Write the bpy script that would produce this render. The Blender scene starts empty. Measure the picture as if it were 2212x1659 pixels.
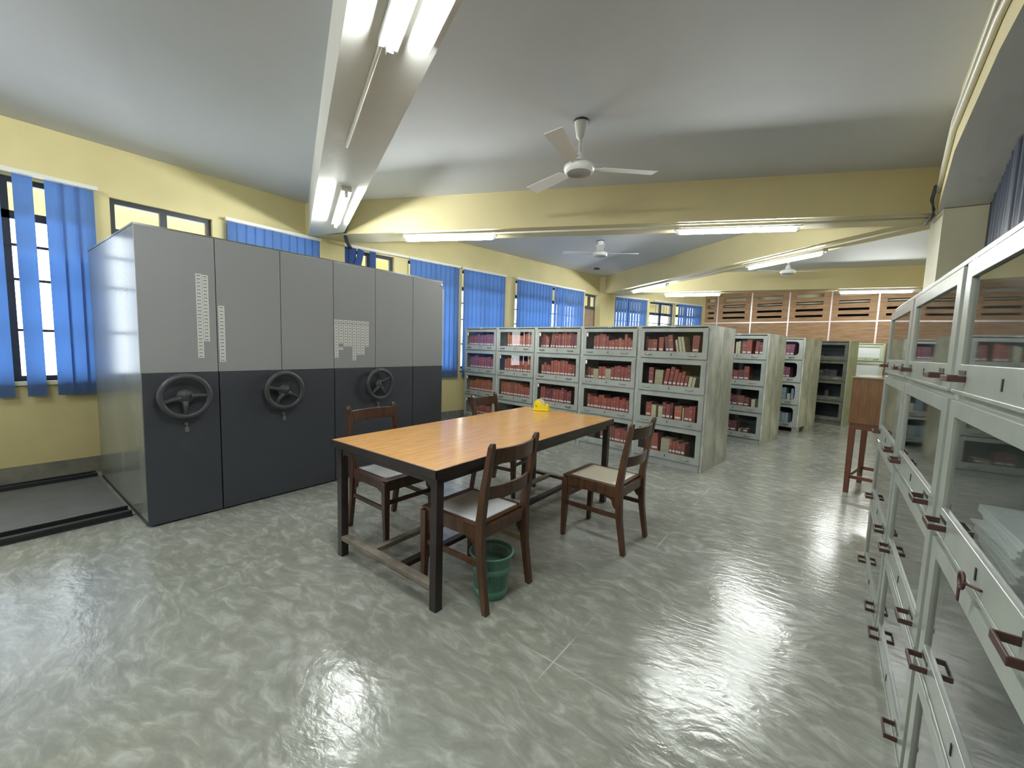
import bpy, bmesh, math, random
from mathutils import Vector, Matrix
random.seed(7)
R = math.radians
PI = math.pi
C = bpy.context.scene.collection
SC = bpy.context.scene

# ------------------------------------------------------------------ camera, world, exposure
cam = bpy.data.cameras.new('camera'); camo = bpy.data.objects.new('camera', cam); C.objects.link(camo)
cam.sensor_width = 36.0; cam.sensor_fit = 'HORIZONTAL'
cam.lens = 895.08 / 2212 * 36.0
cam.clip_start = 0.02
def cam_axes(yaw, pit, rol):
    cy, sy = math.cos(yaw), math.sin(yaw)
    f = Vector((sy*math.cos(pit), cy*math.cos(pit), -math.sin(pit)))
    r = Vector((cy, -sy, 0)); d = f.cross(r)
    cr, sr = math.cos(rol), math.sin(rol)
    return cr*r + sr*d, -sr*r + cr*d, f
cr_, cd_, cf_ = cam_axes(-0.649036, 0.0924959, -0.0315717)
m = Matrix((( cr_.x, -cd_.x, -cf_.x), (cr_.y, -cd_.y, -cf_.y), (cr_.z, -cd_.z, -cf_.z)))
camo.matrix_world = Matrix.Translation((0, 0, 1.39)) @ m.to_4x4()
SC.camera = camo
W = bpy.data.worlds.new('world'); SC.world = W; W.use_nodes = True
bg = W.node_tree.nodes['Background']; bg.inputs[0].default_value = (0.90, 0.96, 1.0, 1); bg.inputs[1].default_value = 4.5
SC.view_settings.view_transform = 'Standard'; SC.view_settings.look = 'None'
SC.view_settings.exposure = 0.85; SC.view_settings.gamma = 1.0
SC.view_settings.use_curve_mapping = False
SC.cycles.max_bounces = 8; SC.cycles.diffuse_bounces = 5; SC.cycles.glossy_bounces = 4
SC.cycles.transparent_max_bounces = 16; SC.cycles.sample_clamp_indirect = 6.0
SC.cycles.caustics_reflective = False; SC.cycles.caustics_refractive = False
TUBE_STRENGTH = 150.0

# ------------------------------------------------------------------ materials
def mat(name, col, rough=0.5, metal=0.0, noise=None, bump=None, spec=0.5, emis=None, trans=0.0):
    """noise=(scale, amount, detail[, stretch xyz]) mixes col with a second tone; bump=(scale, strength)"""
    M = bpy.data.materials.new(name); M.use_nodes = True
    nt = M.node_tree; P = nt.nodes['Principled BSDF']
    P.inputs['Base Color'].default_value = (*col, 1); P.inputs['Roughness'].default_value = rough
    P.inputs['Metallic'].default_value = metal; P.inputs['Specular IOR Level'].default_value = spec
    tc = nt.nodes.new('ShaderNodeTexCoord')
    if noise:
        sc, second, det = noise[:3]; st = noise[3] if len(noise) > 3 else (1, 1, 1)
        lo, hi = noise[4] if len(noise) > 4 else (0.35, 0.65)
        mp = nt.nodes.new('ShaderNodeMapping'); mp.inputs['Scale'].default_value = st
        nz = nt.nodes.new('ShaderNodeTexNoise'); nz.inputs['Scale'].default_value = sc; nz.inputs['Detail'].default_value = det
        rp = nt.nodes.new('ShaderNodeValToRGB'); rp.color_ramp.elements[0].position = lo; rp.color_ramp.elements[1].position = hi
        rp.color_ramp.elements[0].color = (*col, 1); rp.color_ramp.elements[1].color = (*second, 1)
        nt.links.new(tc.outputs['Object'], mp.inputs[0]); nt.links.new(mp.outputs[0], nz.inputs['Vector'])
        nt.links.new(nz.outputs['Fac'], rp.inputs[0]); nt.links.new(rp.outputs[0], P.inputs['Base Color'])
    if bump:
        nb = nt.nodes.new('ShaderNodeTexNoise'); nb.inputs['Scale'].default_value = bump[0]; nb.inputs['Detail'].default_value = 4
        bp = nt.nodes.new('ShaderNodeBump'); bp.inputs['Strength'].default_value = bump[1]; bp.inputs['Distance'].default_value = bump[2] if len(bump) > 2 else 0.01
        nt.links.new(tc.outputs['Object'], nb.inputs['Vector']); nt.links.new(nb.outputs['Fac'], bp.inputs['Height'])
        nt.links.new(bp.outputs[0], P.inputs['Normal'])
    if emis:
        P.inputs['Emission Color'].default_value = (*emis[0], 1); P.inputs['Emission Strength'].default_value = emis[1]
    return M

def glass_mat(name, tint=(1, 1, 1), gloss=1.0, ior=1.5, haze=0.0, rough=0.02):
    M = bpy.data.materials.new(name); M.use_nodes = True; nt = M.node_tree; nt.nodes.clear()
    o = nt.nodes.new('ShaderNodeOutputMaterial'); t = nt.nodes.new('ShaderNodeBsdfTransparent'); t.inputs[0].default_value = (*tint, 1)
    g = nt.nodes.new('ShaderNodeBsdfGlossy'); g.inputs['Roughness'].default_value = rough
    fr = nt.nodes.new('ShaderNodeFresnel'); fr.inputs[0].default_value = ior
    mu = nt.nodes.new('ShaderNodeMath'); mu.operation = 'MULTIPLY'; mu.inputs[1].default_value = gloss; mu.use_clamp = True
    mx = nt.nodes.new('ShaderNodeMixShader')
    ge = nt.nodes.new('ShaderNodeNewGeometry'); iv = nt.nodes.new('ShaderNodeMath'); iv.operation = 'SUBTRACT'; iv.inputs[0].default_value = 1.0
    m0 = nt.nodes.new('ShaderNodeMath'); m0.operation = 'MULTIPLY'
    nt.links.new(ge.outputs['Backfacing'], iv.inputs[1]); nt.links.new(iv.outputs[0], m0.inputs[0]); nt.links.new(fr.outputs[0], m0.inputs[1])
    nt.links.new(m0.outputs[0], mu.inputs[0]); nt.links.new(mu.outputs[0], mx.inputs[0])
    last = t
    if haze:
        d = nt.nodes.new('ShaderNodeBsdfDiffuse'); d.inputs[0].default_value = (0.5, 0.52, 0.52, 1)
        m2 = nt.nodes.new('ShaderNodeMixShader'); m2.inputs[0].default_value = haze
        nt.links.new(t.outputs[0], m2.inputs[1]); nt.links.new(d.outputs[0], m2.inputs[2]); last = m2
    nt.links.new(last.outputs[0], mx.inputs[1]); nt.links.new(g.outputs[0], mx.inputs[2]); nt.links.new(mx.outputs[0], o.inputs[0])
    return M

def translucent_mat(name, col, tr, fac):
    M = bpy.data.materials.new(name); M.use_nodes = True; nt = M.node_tree; nt.nodes.clear()
    o = nt.nodes.new('ShaderNodeOutputMaterial'); d = nt.nodes.new('ShaderNodeBsdfDiffuse'); t = nt.nodes.new('ShaderNodeBsdfTranslucent')
    d.inputs[0].default_value = (*col, 1); t.inputs[0].default_value = (*tr, 1)
    mx = nt.nodes.new('ShaderNodeMixShader'); mx.inputs[0].default_value = fac
    nt.links.new(d.outputs[0], mx.inputs[1]); nt.links.new(t.outputs[0], mx.inputs[2]); nt.links.new(mx.outputs[0], o.inputs[0])
    return M

def floor_mat():
    M = bpy.data.materials.new('polished_cement'); M.use_nodes = True; nt = M.node_tree; P = nt.nodes['Principled BSDF']
    N = nt.nodes.new; L = nt.links.new
    tc = N('ShaderNodeTexCoord')
    wv = N('ShaderNodeTexNoise'); wv.inputs['Scale'].default_value = 1.3; wv.inputs['Detail'].default_value = 2
    L(tc.outputs['Object'], wv.inputs['Vector'])
    add = N('ShaderNodeVectorMath'); add.operation = 'MULTIPLY_ADD'; add.inputs[1].default_value = (0.35, 0.35, 0); L(wv.outputs['Color'], add.inputs[0]); L(tc.outputs['Object'], add.inputs[2])
    mp = N('ShaderNodeMapping'); mp.inputs['Rotation'].default_value = (0, 0, R(-35)); mp.inputs['Scale'].default_value = (1.0, 2.2, 1); L(add.outputs[0], mp.inputs[0])
    n1 = N('ShaderNodeTexNoise'); n1.inputs['Scale'].default_value = 8; n1.inputs['Detail'].default_value = 7; n1.inputs['Roughness'].default_value = 0.62; n1.inputs['Distortion'].default_value = 0.6; L(mp.outputs[0], n1.inputs['Vector'])
    n2 = N('ShaderNodeTexNoise'); n2.inputs['Scale'].default_value = 0.9; n2.inputs['Detail'].default_value = 3; L(tc.outputs['Object'], n2.inputs['Vector'])
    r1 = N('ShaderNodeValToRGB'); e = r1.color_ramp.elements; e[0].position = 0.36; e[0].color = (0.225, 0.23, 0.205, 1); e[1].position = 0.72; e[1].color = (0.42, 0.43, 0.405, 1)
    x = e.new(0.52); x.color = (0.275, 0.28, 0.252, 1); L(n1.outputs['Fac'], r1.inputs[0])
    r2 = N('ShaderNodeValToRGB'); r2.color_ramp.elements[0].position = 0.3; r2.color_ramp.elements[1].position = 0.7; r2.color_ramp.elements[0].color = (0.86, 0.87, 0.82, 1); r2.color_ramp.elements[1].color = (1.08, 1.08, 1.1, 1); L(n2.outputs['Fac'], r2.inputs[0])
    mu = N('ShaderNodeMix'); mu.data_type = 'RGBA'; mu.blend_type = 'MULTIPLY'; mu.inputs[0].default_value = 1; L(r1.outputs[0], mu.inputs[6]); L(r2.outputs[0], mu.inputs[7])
    # panel joints: pale chalky lines
    sep = N('ShaderNodeSeparateXYZ'); L(tc.outputs['Object'], sep.inputs[0])
    def line(axis, off, period):
        a = N('ShaderNodeMath'); a.operation = 'ADD'; a.inputs[1].default_value = -off + period/2; L(sep.outputs[axis], a.inputs[0])
        b = N('ShaderNodeMath'); b.operation = 'FLOORED_MODULO'; b.inputs[1].default_value = period; L(a.outputs[0], b.inputs[0])
        c = N('ShaderNodeMath'); c.operation = 'SUBTRACT'; c.inputs[1].default_value = period/2; L(b.outputs[0], c.inputs[0])
        d = N('ShaderNodeMath'); d.operation = 'ABSOLUTE'; L(c.outputs[0], d.inputs[0])
        g = N('ShaderNodeMath'); g.operation = 'LESS_THAN'; g.inputs[1].default_value = 0.0035; L(d.outputs[0], g.inputs[0]); return g
    gx = line(0, -0.86, 1.72); gy = line(1, 1.50, 2.25)
    mx = N('ShaderNodeMath'); mx.operation = 'MAXIMUM'; L(gx.outputs[0], mx.inputs[0]); L(gy.outputs[0], mx.inputs[1])
    nj = N('ShaderNodeTexNoise'); nj.inputs['Scale'].default_value = 2.2; nj.inputs['Detail'].default_value = 3; L(tc.outputs['Object'], nj.inputs['Vector'])
    rj = N('ShaderNodeValToRGB'); rj.color_ramp.elements[0].position = 0.50; rj.color_ramp.elements[1].position = 0.66; L(nj.outputs['Fac'], rj.inputs[0])
    mj = N('ShaderNodeMath'); mj.operation = 'MULTIPLY'; L(mx.outputs[0], mj.inputs[0]); L(rj.outputs[0], mj.inputs[1])
    m3 = N('ShaderNodeMix'); m3.data_type = 'RGBA'; m3.inputs[7].default_value = (0.55, 0.56, 0.53, 1); L(mj.outputs[0], m3.inputs[0]); L(mu.outputs[2], m3.inputs[6])
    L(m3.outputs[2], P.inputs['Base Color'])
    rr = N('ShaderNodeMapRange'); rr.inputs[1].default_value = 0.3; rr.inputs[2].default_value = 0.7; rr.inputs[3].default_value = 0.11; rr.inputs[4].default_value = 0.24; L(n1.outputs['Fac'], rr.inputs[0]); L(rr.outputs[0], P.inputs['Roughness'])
    nb = N('ShaderNodeTexNoise'); nb.inputs['Scale'].default_value = 13.0; nb.inputs['Detail'].default_value = 5; nb.inputs['Distortion'].default_value = 0.3; L(mp.outputs[0], nb.inputs['Vector'])
    bp = N('ShaderNodeBump'); bp.inputs['Strength'].default_value = 0.42; bp.inputs['Distance'].default_value = 0.006; L(nb.outputs['Fac'], bp.inputs['Height']); L(bp.outputs[0], P.inputs['Normal'])
    P.inputs['Specular IOR Level'].default_value = 0.6
    return M

def wood_mat(name, c1, c2, scale=6, axis='X', rough=0.4, stretch=14, sp=0.5):
    M = bpy.data.materials.new(name); M.use_nodes = True; nt = M.node_tree; P = nt.nodes['Principled BSDF']; N = nt.nodes.new; L = nt.links.new
    tc = N('ShaderNodeTexCoord'); mp = N('ShaderNodeMapping'); s = {'X': (1, stretch, stretch), 'Y': (stretch, 1, stretch), 'Z': (stretch, stretch, 1)}[axis]
    mp.inputs['Scale'].default_value = s; L(tc.outputs['Object'], mp.inputs[0])
    n = N('ShaderNodeTexNoise'); n.inputs['Scale'].default_value = scale; n.inputs['Detail'].default_value = 5; n.inputs['Distortion'].default_value = 0.4; L(mp.outputs[0], n.inputs['Vector'])
    r = N('ShaderNodeValToRGB'); r.color_ramp.elements[0].position = 0.35; r.color_ramp.elements[1].position = 0.65
    r.color_ramp.elements[0].color = (*c1, 1); r.color_ramp.elements[1].color = (*c2, 1); L(n.outputs['Fac'], r.inputs[0]); L(r.outputs[0], P.inputs['Base Color'])
    P.inputs['Roughness'].default_value = rough; P.inputs['Specular IOR Level'].default_value = sp
    return M

def cane_mat(name, light, dark):
    M = bpy.data.materials.new(name); M.use_nodes = True; nt = M.node_tree; P = nt.nodes['Principled BSDF']; N = nt.nodes.new; L = nt.links.new
    tc = N('ShaderNodeTexCoord'); sep = N('ShaderNodeSeparateXYZ'); L(tc.outputs['Object'], sep.inputs[0])
    outs = []
    for ax in (0, 1):
        a = N('ShaderNodeMath'); a.operation = 'MULTIPLY'; a.inputs[1].default_value = 2*PI/0.011; L(sep.outputs[ax], a.inputs[0])
        b = N('ShaderNodeMath'); b.operation = 'SINE'; L(a.outputs[0], b.inputs[0]); outs.append(b)
    mxx = N('ShaderNodeMath'); mxx.operation = 'MAXIMUM'; L(outs[0].outputs[0], mxx.inputs[0]); L(outs[1].outputs[0], mxx.inputs[1])
    r = N('ShaderNodeValToRGB'); r.color_ramp.elements[0].position = 0.0; r.color_ramp.elements[1].position = 0.35
    r.color_ramp.elements[0].color = (*dark, 1); r.color_ramp.elements[1].color = (*light, 1); L(mxx.outputs[0], r.inputs[0]); L(r.outputs[0], P.inputs['Base Color'])
    P.inputs['Roughness'].default_value = 0.45
    return M

def slot_mat(name, col):
    """plastic with rows of small open slots around an upright basket"""
    M = bpy.data.materials.new(name); M.use_nodes = True; nt = M.node_tree; P = nt.nodes['Principled BSDF']; N = nt.nodes.new; L = nt.links.new
    P.inputs['Base Color'].default_value = (*col, 1); P.inputs['Roughness'].default_value = 0.35
    tc = N('ShaderNodeTexCoord'); sep = N('ShaderNodeSeparateXYZ'); L(tc.outputs['Object'], sep.inputs[0])
    at = N('ShaderNodeMath'); at.operation = 'ARCTAN2'; L(sep.outputs[1], at.inputs[0]); L(sep.outputs[0], at.inputs[1])
    def sine(src, k):
        a = N('ShaderNodeMath'); a.operation = 'MULTIPLY'; a.inputs[1].default_value = k; L(src, a.inputs[0])
        b = N('ShaderNodeMath'); b.operation = 'SINE'; L(a.outputs[0], b.inputs[0]); c = N('ShaderNodeMath'); c.operation = 'GREATER_THAN'; c.inputs[1].default_value = 0.0; L(b.outputs[0], c.inputs[0]); return c
    s1 = sine(at.outputs[0], 64); s2 = sine(sep.outputs[2], 2*PI/0.0075)
    m1 = N('ShaderNodeMath'); m1.operation = 'MULTIPLY'; L(s1.outputs[0], m1.inputs[0]); L(s2.outputs[0], m1.inputs[1])
    zlo = N('ShaderNodeMath'); zlo.operation = 'GREATER_THAN'; zlo.inputs[1].default_value = 0.055; L(sep.outputs[2], zlo.inputs[0])
    zhi = N('ShaderNodeMath'); zhi.operation = 'LESS_THAN'; zhi.inputs[1].default_value = 0.232; L(sep.outputs[2], zhi.inputs[0])
    zc = N('ShaderNodeMath'); zc.operation = 'COMPARE'; zc.inputs[1].default_value = 0.165; zc.inputs[2].default_value = 0.012; L(sep.outputs[2], zc.inputs[0])
    inv = N('ShaderNodeMath'); inv.operation = 'SUBTRACT'; inv.inputs[0].default_value = 1; L(zc.outputs[0], inv.inputs[1])
    cur = m1
    for q in (zlo, zhi, inv):
        k = N('ShaderNodeMath'); k.operation = 'MULTIPLY'; L(cur.outputs[0], k.inputs[0]); L(q.outputs[0], k.inputs[1]); cur = k
    t = N('ShaderNodeBsdfTransparent'); mx = N('ShaderNodeMixShader'); o = nt.nodes['Material Output']
    L(cur.outputs[0], mx.inputs[0]); L(P.outputs[0], mx.inputs[1]); L(t.outputs[0], mx.inputs[2]); L(mx.outputs[0], o.inputs[0])
    return M

M = {}
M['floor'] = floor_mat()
M['wall'] = mat('yellow_wall_paint', (0.60, 0.52, 0.27), 0.6, noise=(1.6, (0.53, 0.46, 0.235), 5), bump=(6, 0.15, 0.01))
M['wall_foot'] = mat('dark_plaster_band', (0.20, 0.19, 0.15), 0.7, noise=(9, (0.13, 0.13, 0.115), 5))
M['ceiling'] = mat('ceiling_paint', (0.56, 0.57, 0.595), 0.7, noise=(0.8, (0.52, 0.53, 0.555), 4), bump=(3, 0.1, 0.01))
M['beam'] = mat('beam_yellow_paint', (0.61, 0.53, 0.30), 0.55, noise=(1.4, (0.56, 0.485, 0.27), 5), bump=(5, 0.2, 0.01))
M['beam_pale'] = mat('beam_cream_paint', (0.72, 0.71, 0.67), 0.5, noise=(1.1, (0.66, 0.65, 0.61), 5), bump=(7, 0.35, 0.01))
M['cream'] = mat('cream_paint', (0.66, 0.62, 0.44), 0.5, noise=(3, (0.6, 0.56, 0.4), 4))
M['winframe'] = mat('dark_window_steel', (0.03, 0.035, 0.045), 0.45)
M['brownboard'] = mat('brown_board', (0.30, 0.21, 0.15), 0.6, noise=(8, (0.25, 0.17, 0.12), 4))
M['pane'] = glass_mat('window_glass', (0.97, 0.98, 0.97))
M['case_glass'] = glass_mat('bookcase_glass', (0.97, 0.98, 0.98), gloss=1.7, haze=0.0)
M['case_glass_dusty'] = glass_mat('dusty_cabinet_glass', (0.84, 0.87, 0.87), gloss=1.5, haze=0.02, rough=0.035)
M['blind'] = translucent_mat('blue_blind_fabric', (0.15, 0.23, 0.42), (0.26, 0.43, 0.72), 0.55)
M['blind_dark'] = translucent_mat('faded_navy_blind_fabric', (0.07, 0.12, 0.30), (0.06, 0.12, 0.32), 0.4)
M['railw'] = mat('white_rail', (0.62, 0.62, 0.58), 0.4)
M['steel'] = mat('grey_green_steel', (0.37, 0.395, 0.37), 0.36, noise=(5, (0.30, 0.32, 0.297), 7), bump=(12, 0.12, 0.005))
M['steel_side'] = mat('worn_steel_side', (0.33, 0.35, 0.325), 0.45, noise=(4.0, (0.60, 0.62, 0.59), 8, (1, 1, 0.6), (0.44, 0.66)))
M['steel_pale'] = mat('pale_green_steel', (0.42, 0.46, 0.34), 0.45, noise=(4, (0.33, 0.36, 0.26), 5))
M['steel_dark'] = mat('dark_olive_steel', (0.075, 0.08, 0.06), 0.5, noise=(6, (0.12, 0.125, 0.10), 5))
M['steel_cab'] = mat('glossy_grey_steel', (0.31, 0.33, 0.30), 0.24, noise=(5, (0.27, 0.29, 0.265), 6), bump=(14, 0.12, 0.004))
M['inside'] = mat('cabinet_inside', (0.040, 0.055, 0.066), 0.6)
M['chrome'] = mat('bright_handle', (0.62, 0.62, 0.60), 0.25, metal=0.8)
M['darkmetal'] = mat('tarnished_handle', (0.07, 0.07, 0.065), 0.4, metal=0.5)
M['rust'] = mat('rusty_brown_grip', (0.065, 0.030, 0.025), 0.45, metal=0.2)
M['comp_up'] = mat('compactor_grey', (0.29, 0.30, 0.315), 0.5)
M['comp_low'] = mat('compactor_charcoal', (0.036, 0.040, 0.052), 0.5)
M['comp_side'] = mat('compactor_side_gloss', (0.20, 0.215, 0.20), 0.20, noise=(3, (0.155, 0.165, 0.15), 5, (1, 1, 0.4)), bump=(4, 0.06, 0.01))
M['comp_edge'] = mat('compactor_white_strip', (0.62, 0.62, 0.58), 0.4)
M['wheel'] = mat('black_rubber', (0.040, 0.043, 0.050), 0.45)
M['paper'] = mat('white_label_paper', (0.75, 0.76, 0.76), 0.7)
M['ink'] = mat('black_ink', (0.05, 0.05, 0.06), 0.7)
M['railsteel'] = mat('floor_rail_black', (0.012, 0.014, 0.016), 0.4)
M['railshine'] = mat('rail_highlight_metal', (0.22, 0.22, 0.21), 0.3, metal=0.6)
M['railfloor'] = mat('dusty_platform', (0.085, 0.088, 0.084), 0.6, noise=(5, (0.11, 0.112, 0.108), 4))
M['laminate'] = wood_mat('wood_laminate', (0.52, 0.25, 0.070), (0.62, 0.335, 0.11), 5, 'Y', 0.18, 10, 0.45)
M['blacksteel'] = mat('black_table_steel', (0.014, 0.010, 0.012), 0.35, noise=(14, (0.026, 0.017, 0.018), 4))
M['wornsteel'] = mat('worn_footrest', (0.10, 0.085, 0.07), 0.5, noise=(12, (0.20, 0.17, 0.14), 5))
M['chairwood'] = wood_mat('dark_brown_wood', (0.036, 0.015, 0.010), (0.074, 0.033, 0.020), 5, 'Z', 0.32, 9)
M['chairwood2'] = wood_mat('brown_wood', (0.048, 0.021, 0.012), (0.094, 0.043, 0.023), 5, 'Z', 0.32, 9)
M['wornwood'] = wood_mat('worn_stretcher_wood', (0.16, 0.10, 0.06), (0.34, 0.26, 0.18), 6, 'Y', 0.45, 6)
M['cane_white'] = cane_mat('white_cane', (0.62, 0.64, 0.68), (0.10, 0.09, 0.08))
M['cane_cream'] = cane_mat('cream_cane', (0.60, 0.56, 0.44), (0.20, 0.16, 0.11))
M['yellowplastic'] = mat('yellow_plastic', (0.88, 0.74, 0.02), 0.25)
M['tape'] = mat('clear_tape_roll', (0.62, 0.60, 0.50), 0.15)
M['green'] = mat('green_plastic', (0.075, 0.20, 0.155), 0.32)
M['greenmesh'] = slot_mat('green_slotted_plastic', (0.06, 0.165, 0.13))
M['fan'] = mat('fan_enamel', (0.74, 0.74, 0.73), 0.3)
M['fan_dark'] = mat('fan_dark', (0.05, 0.05, 0.05), 0.5)
M['tube'] = mat('tube_lamp', (0.9, 0.9, 0.9), 0.3, emis=((0.95, 1.0, 0.97), TUBE_STRENGTH))
M['batten'] = mat('lamp_batten', (0.70, 0.70, 0.68), 0.4)
M['conduit'] = mat('cream_conduit', (0.60, 0.57, 0.46), 0.4)
M['cable'] = mat('black_cable', (0.03, 0.035, 0.045), 0.5)
M['panelwood'] = wood_mat('partition_wood', (0.21, 0.118, 0.054), (0.35, 0.20, 0.092), 3.0, 'X', 0.6, 9)
M['paneltrim'] = mat('pinkish_aluminium_trim', (0.58, 0.50, 0.48), 0.35, metal=0.3)
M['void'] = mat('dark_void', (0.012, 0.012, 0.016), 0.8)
M['stand'] = wood_mat('stand_wood', (0.115, 0.050, 0.018), (0.175, 0.085, 0.032), 5, 'Z', 0.4, 10)
M['standleg'] = mat('red_brown_wood', (0.13, 0.042, 0.022), 0.4, noise=(6, (0.10, 0.032, 0.018), 4))
M['standtop'] = mat('glossy_stand_top', (0.34, 0.28, 0.20), 0.08)
M['curtain'] = mat('dark_net_curtain', (0.035, 0.042, 0.065), 0.5, noise=(3, (0.095, 0.11, 0.15), 3, (14, 14, 0.3), (0.52, 0.72)))  # paler vertical streaks paint in the sheen on the pleats
M['page'] = mat('book_pages', (0.50, 0.45, 0.36), 0.8)
BK = {'r': (0.30, 0.072, 0.052), 's': (0.235, 0.060, 0.050), 'o': (0.36, 0.11, 0.065), 'm': (0.15, 0.035, 0.045), 'b': (0.15, 0.055, 0.045),
      'c': (0.48, 0.44, 0.31), 'p': (0.22, 0.075, 0.115), 'u': (0.20, 0.28, 0.36), 'l': (0.33, 0.40, 0.45), 'k': (0.045, 0.035, 0.045), 't': (0.36, 0.32, 0.22)}
BKN = {'r': 'brick red', 's': 'dull red', 'o': 'orange brown', 'm': 'dark maroon', 'b': 'brown', 'c': 'cream', 'p': 'plum red', 'u': 'slate blue', 'l': 'pale blue', 'k': 'black', 't': 'tan'}
BK = {k: tuple(min(0.8, v*1.35+0.012) for v in c) for k, c in BK.items()}
for k, c in BK.items():
    M['bk_'+k] = mat('cover_'+BKN[k].replace(' ', '_'), c, 0.5, noise=(9, tuple(v*0.72 for v in c), 4))

# ------------------------------------------------------------------ mesh helpers
class MB:
    def __init__(s): s.v = []; s.f = []; s.m = []; s.sm = []
    def add(s, vs, fs, m=0, smooth=False):
        b = len(s.v); s.v += [tuple(v) for v in vs]
        for f in fs: s.f.append([b+i for i in f]); s.m.append(m); s.sm.append(smooth)
        return s
    def box(s, x0, x1, y0, y1, z0, z1, m=0, T=None):
        vs = [Vector((x, y, z)) for z in (z0, z1) for y in (y0, y1) for x in (x0, x1)]
        if T is not None: vs = [T @ v for v in vs]
        return s.add(vs, [(0, 2, 3, 1), (4, 5, 7, 6), (0, 1, 5, 4), (2, 6, 7, 3), (0, 4, 6, 2), (1, 3, 7, 5)], m)
    def prism(s, pts, z0, z1, m=0, T=None):
        n = len(pts); vs = [Vector((x, y, z0)) for x, y in pts] + [Vector((x, y, z1)) for x, y in pts]
        if T is not None: vs = [T @ v for v in vs]
        return s.add(vs, [tuple(range(n-1, -1, -1)), tuple(range(n, 2*n))] + [(i, (i+1) % n, n+(i+1) % n, n+i) for i in range(n)], m)
    def bar(s, a, b, w, h, m=0, w2=None, h2=None):
        """straight bar from a to b, w sideways, h upward (tapers to w2,h2)"""
        a, b = Vector(a), Vector(b); d = (b-a).normalized()
        up = Vector((0, 0, 1)) if abs(d.z) < 0.9 else Vector((0, 1, 0))
        sd = d.cross(up).normalized(); u = sd.cross(d).normalized(); w2 = w2 or w; h2 = h2 or h
        vs = []
        for p, ww, hh in ((a, w, h), (b, w2, h2)):
            for i, j in ((-1, -1), (1, -1), (1, 1), (-1, 1)): vs.append(p + sd*i*ww/2 + u*j*hh/2)
        return s.add(vs, [(0, 1, 2, 3), (7, 6, 5, 4), (0, 4, 5, 1), (1, 5, 6, 2), (2, 6, 7, 3), (3, 7, 4, 0)], m)
    def tube(s, path, r, n=8, m=0, closed=False):
        P = [Vector(p) for p in path]; rs = r if isinstance(r, (list, tuple)) else [r]*len(P); vs = []; k = len(P); prev = None
        for i, p in enumerate(P):
            if closed: d = P[(i+1) % k] - P[i-1]
            else: d = P[min(i+1, k-1)] - P[max(i-1, 0)]
            d.normalize()
            if prev is None:
                up = Vector((0, 0, 1)) if abs(d.z) < 0.9 else Vector((1, 0, 0)); u = d.cross(up).normalized()
            else: u = (prev - d*prev.dot(d)).normalized()
            prev = u; w = d.cross(u)
            for j in range(n): a = 2*PI*j/n; vs.append(p + (u*math.cos(a) + w*math.sin(a))*rs[i])
        fs = []
        for i in range(k if closed else k-1):
            q = (i+1) % k
            for j in range(n): fs.append((i*n+j, i*n+(j+1) % n, q*n+(j+1) % n, q*n+j))
        s.add(vs, fs, m, True)
        if not closed:
            b = len(s.v) - k*n; s.f.append([b+j for j in range(n-1, -1, -1)]); s.m.append(m); s.sm.append(False)
            s.f.append([b+(k-1)*n+j for j in range(n)]); s.m.append(m); s.sm.append(False)
        return s
    def lathe(s, prof, n=24, m=0, T=None, smooth=True):
        vs = []; k = len(prof)
        for r, z in prof:
            for j in range(n): a = 2*PI*j/n; vs.append(Vector((r*math.cos(a), r*math.sin(a), z)))
        if T is not None: vs = [T @ v for v in vs]
        fs = [(i*n+j, i*n+(j+1) % n, (i+1)*n+(j+1) % n, (i+1)*n+j) for i in range(k-1) for j in range(n)]
        return s.add(vs, fs, m, smooth)
    def holed(s, x0, x1, z0, z1, hx0, hx1, hz0, hz1, y0, y1, rad=0.0, m=0):
        """upright plate in the xz plane, thickness y0..y1, with a (rounded) rectangular hole"""
        k = 5 if rad > 0 else 1; inner = []; outer = []
        for (cx, cz, a0, ox, oz) in ((hx1-rad, hz1-rad, 0, x1, z1), (hx0+rad, hz1-rad, PI/2, x0, z1), (hx0+rad, hz0+rad, PI, x0, z0), (hx1-rad, hz0+rad, 1.5*PI, x1, z0)):
            for i in range(k):
                a = a0 + (PI/2*i/(k-1) if k > 1 else 0); inner.append((cx + rad*math.cos(a), cz + rad*math.sin(a))); outer.append((ox, oz))
        n = len(inner); vs = []
        for y in (y0, y1):
            for x, z in inner: vs.append((x, y, z))
            for x, z in outer: vs.append((x, y, z))
        fs = []
        for i in range(n):
            j = (i+1) % n; same = outer[i] == outer[j]
            if same: fs += [(i, j, n+i), (2*n+j, 2*n+i, 3*n+i)]
            else: fs += [(i, j, n+j, n+i), (2*n+j, 2*n+i, 3*n+i, 3*n+j), (n+i, n+j, 3*n+j, 3*n+i)]
            fs.append((j, i, 2*n+i, 2*n+j))
        return s.add(vs, fs, m)
    def mesh(s, name, mats):
        me = bpy.data.meshes.new(name); me.from_pydata(s.v, [], s.f)
        for x in (mats if isinstance(mats, (list, tuple)) else [mats]): me.materials.append(x)
        for p, mi, q in zip(me.polygons, s.m, s.sm): p.material_index = mi; p.use_smooth = q
        bm = bmesh.new(); bm.from_mesh(me); bmesh.ops.recalc_face_normals(bm, faces=bm.faces); bm.to_mesh(me); bm.free()
        me.update(); return me
    def build(s, name, mats, parent=None, bevel=0.0, loc=None):
        o = bpy.data.objects.new(name, s.mesh(name, mats)); C.objects.link(o)
        if parent: o.parent = parent
        if loc: o.location = loc
        if bevel:
            b = o.modifiers.new('edge', 'BEVEL'); b.width = bevel; b.segments = 2; b.limit_method = 'ANGLE'; b.angle_limit = R(40)
        return o

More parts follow.
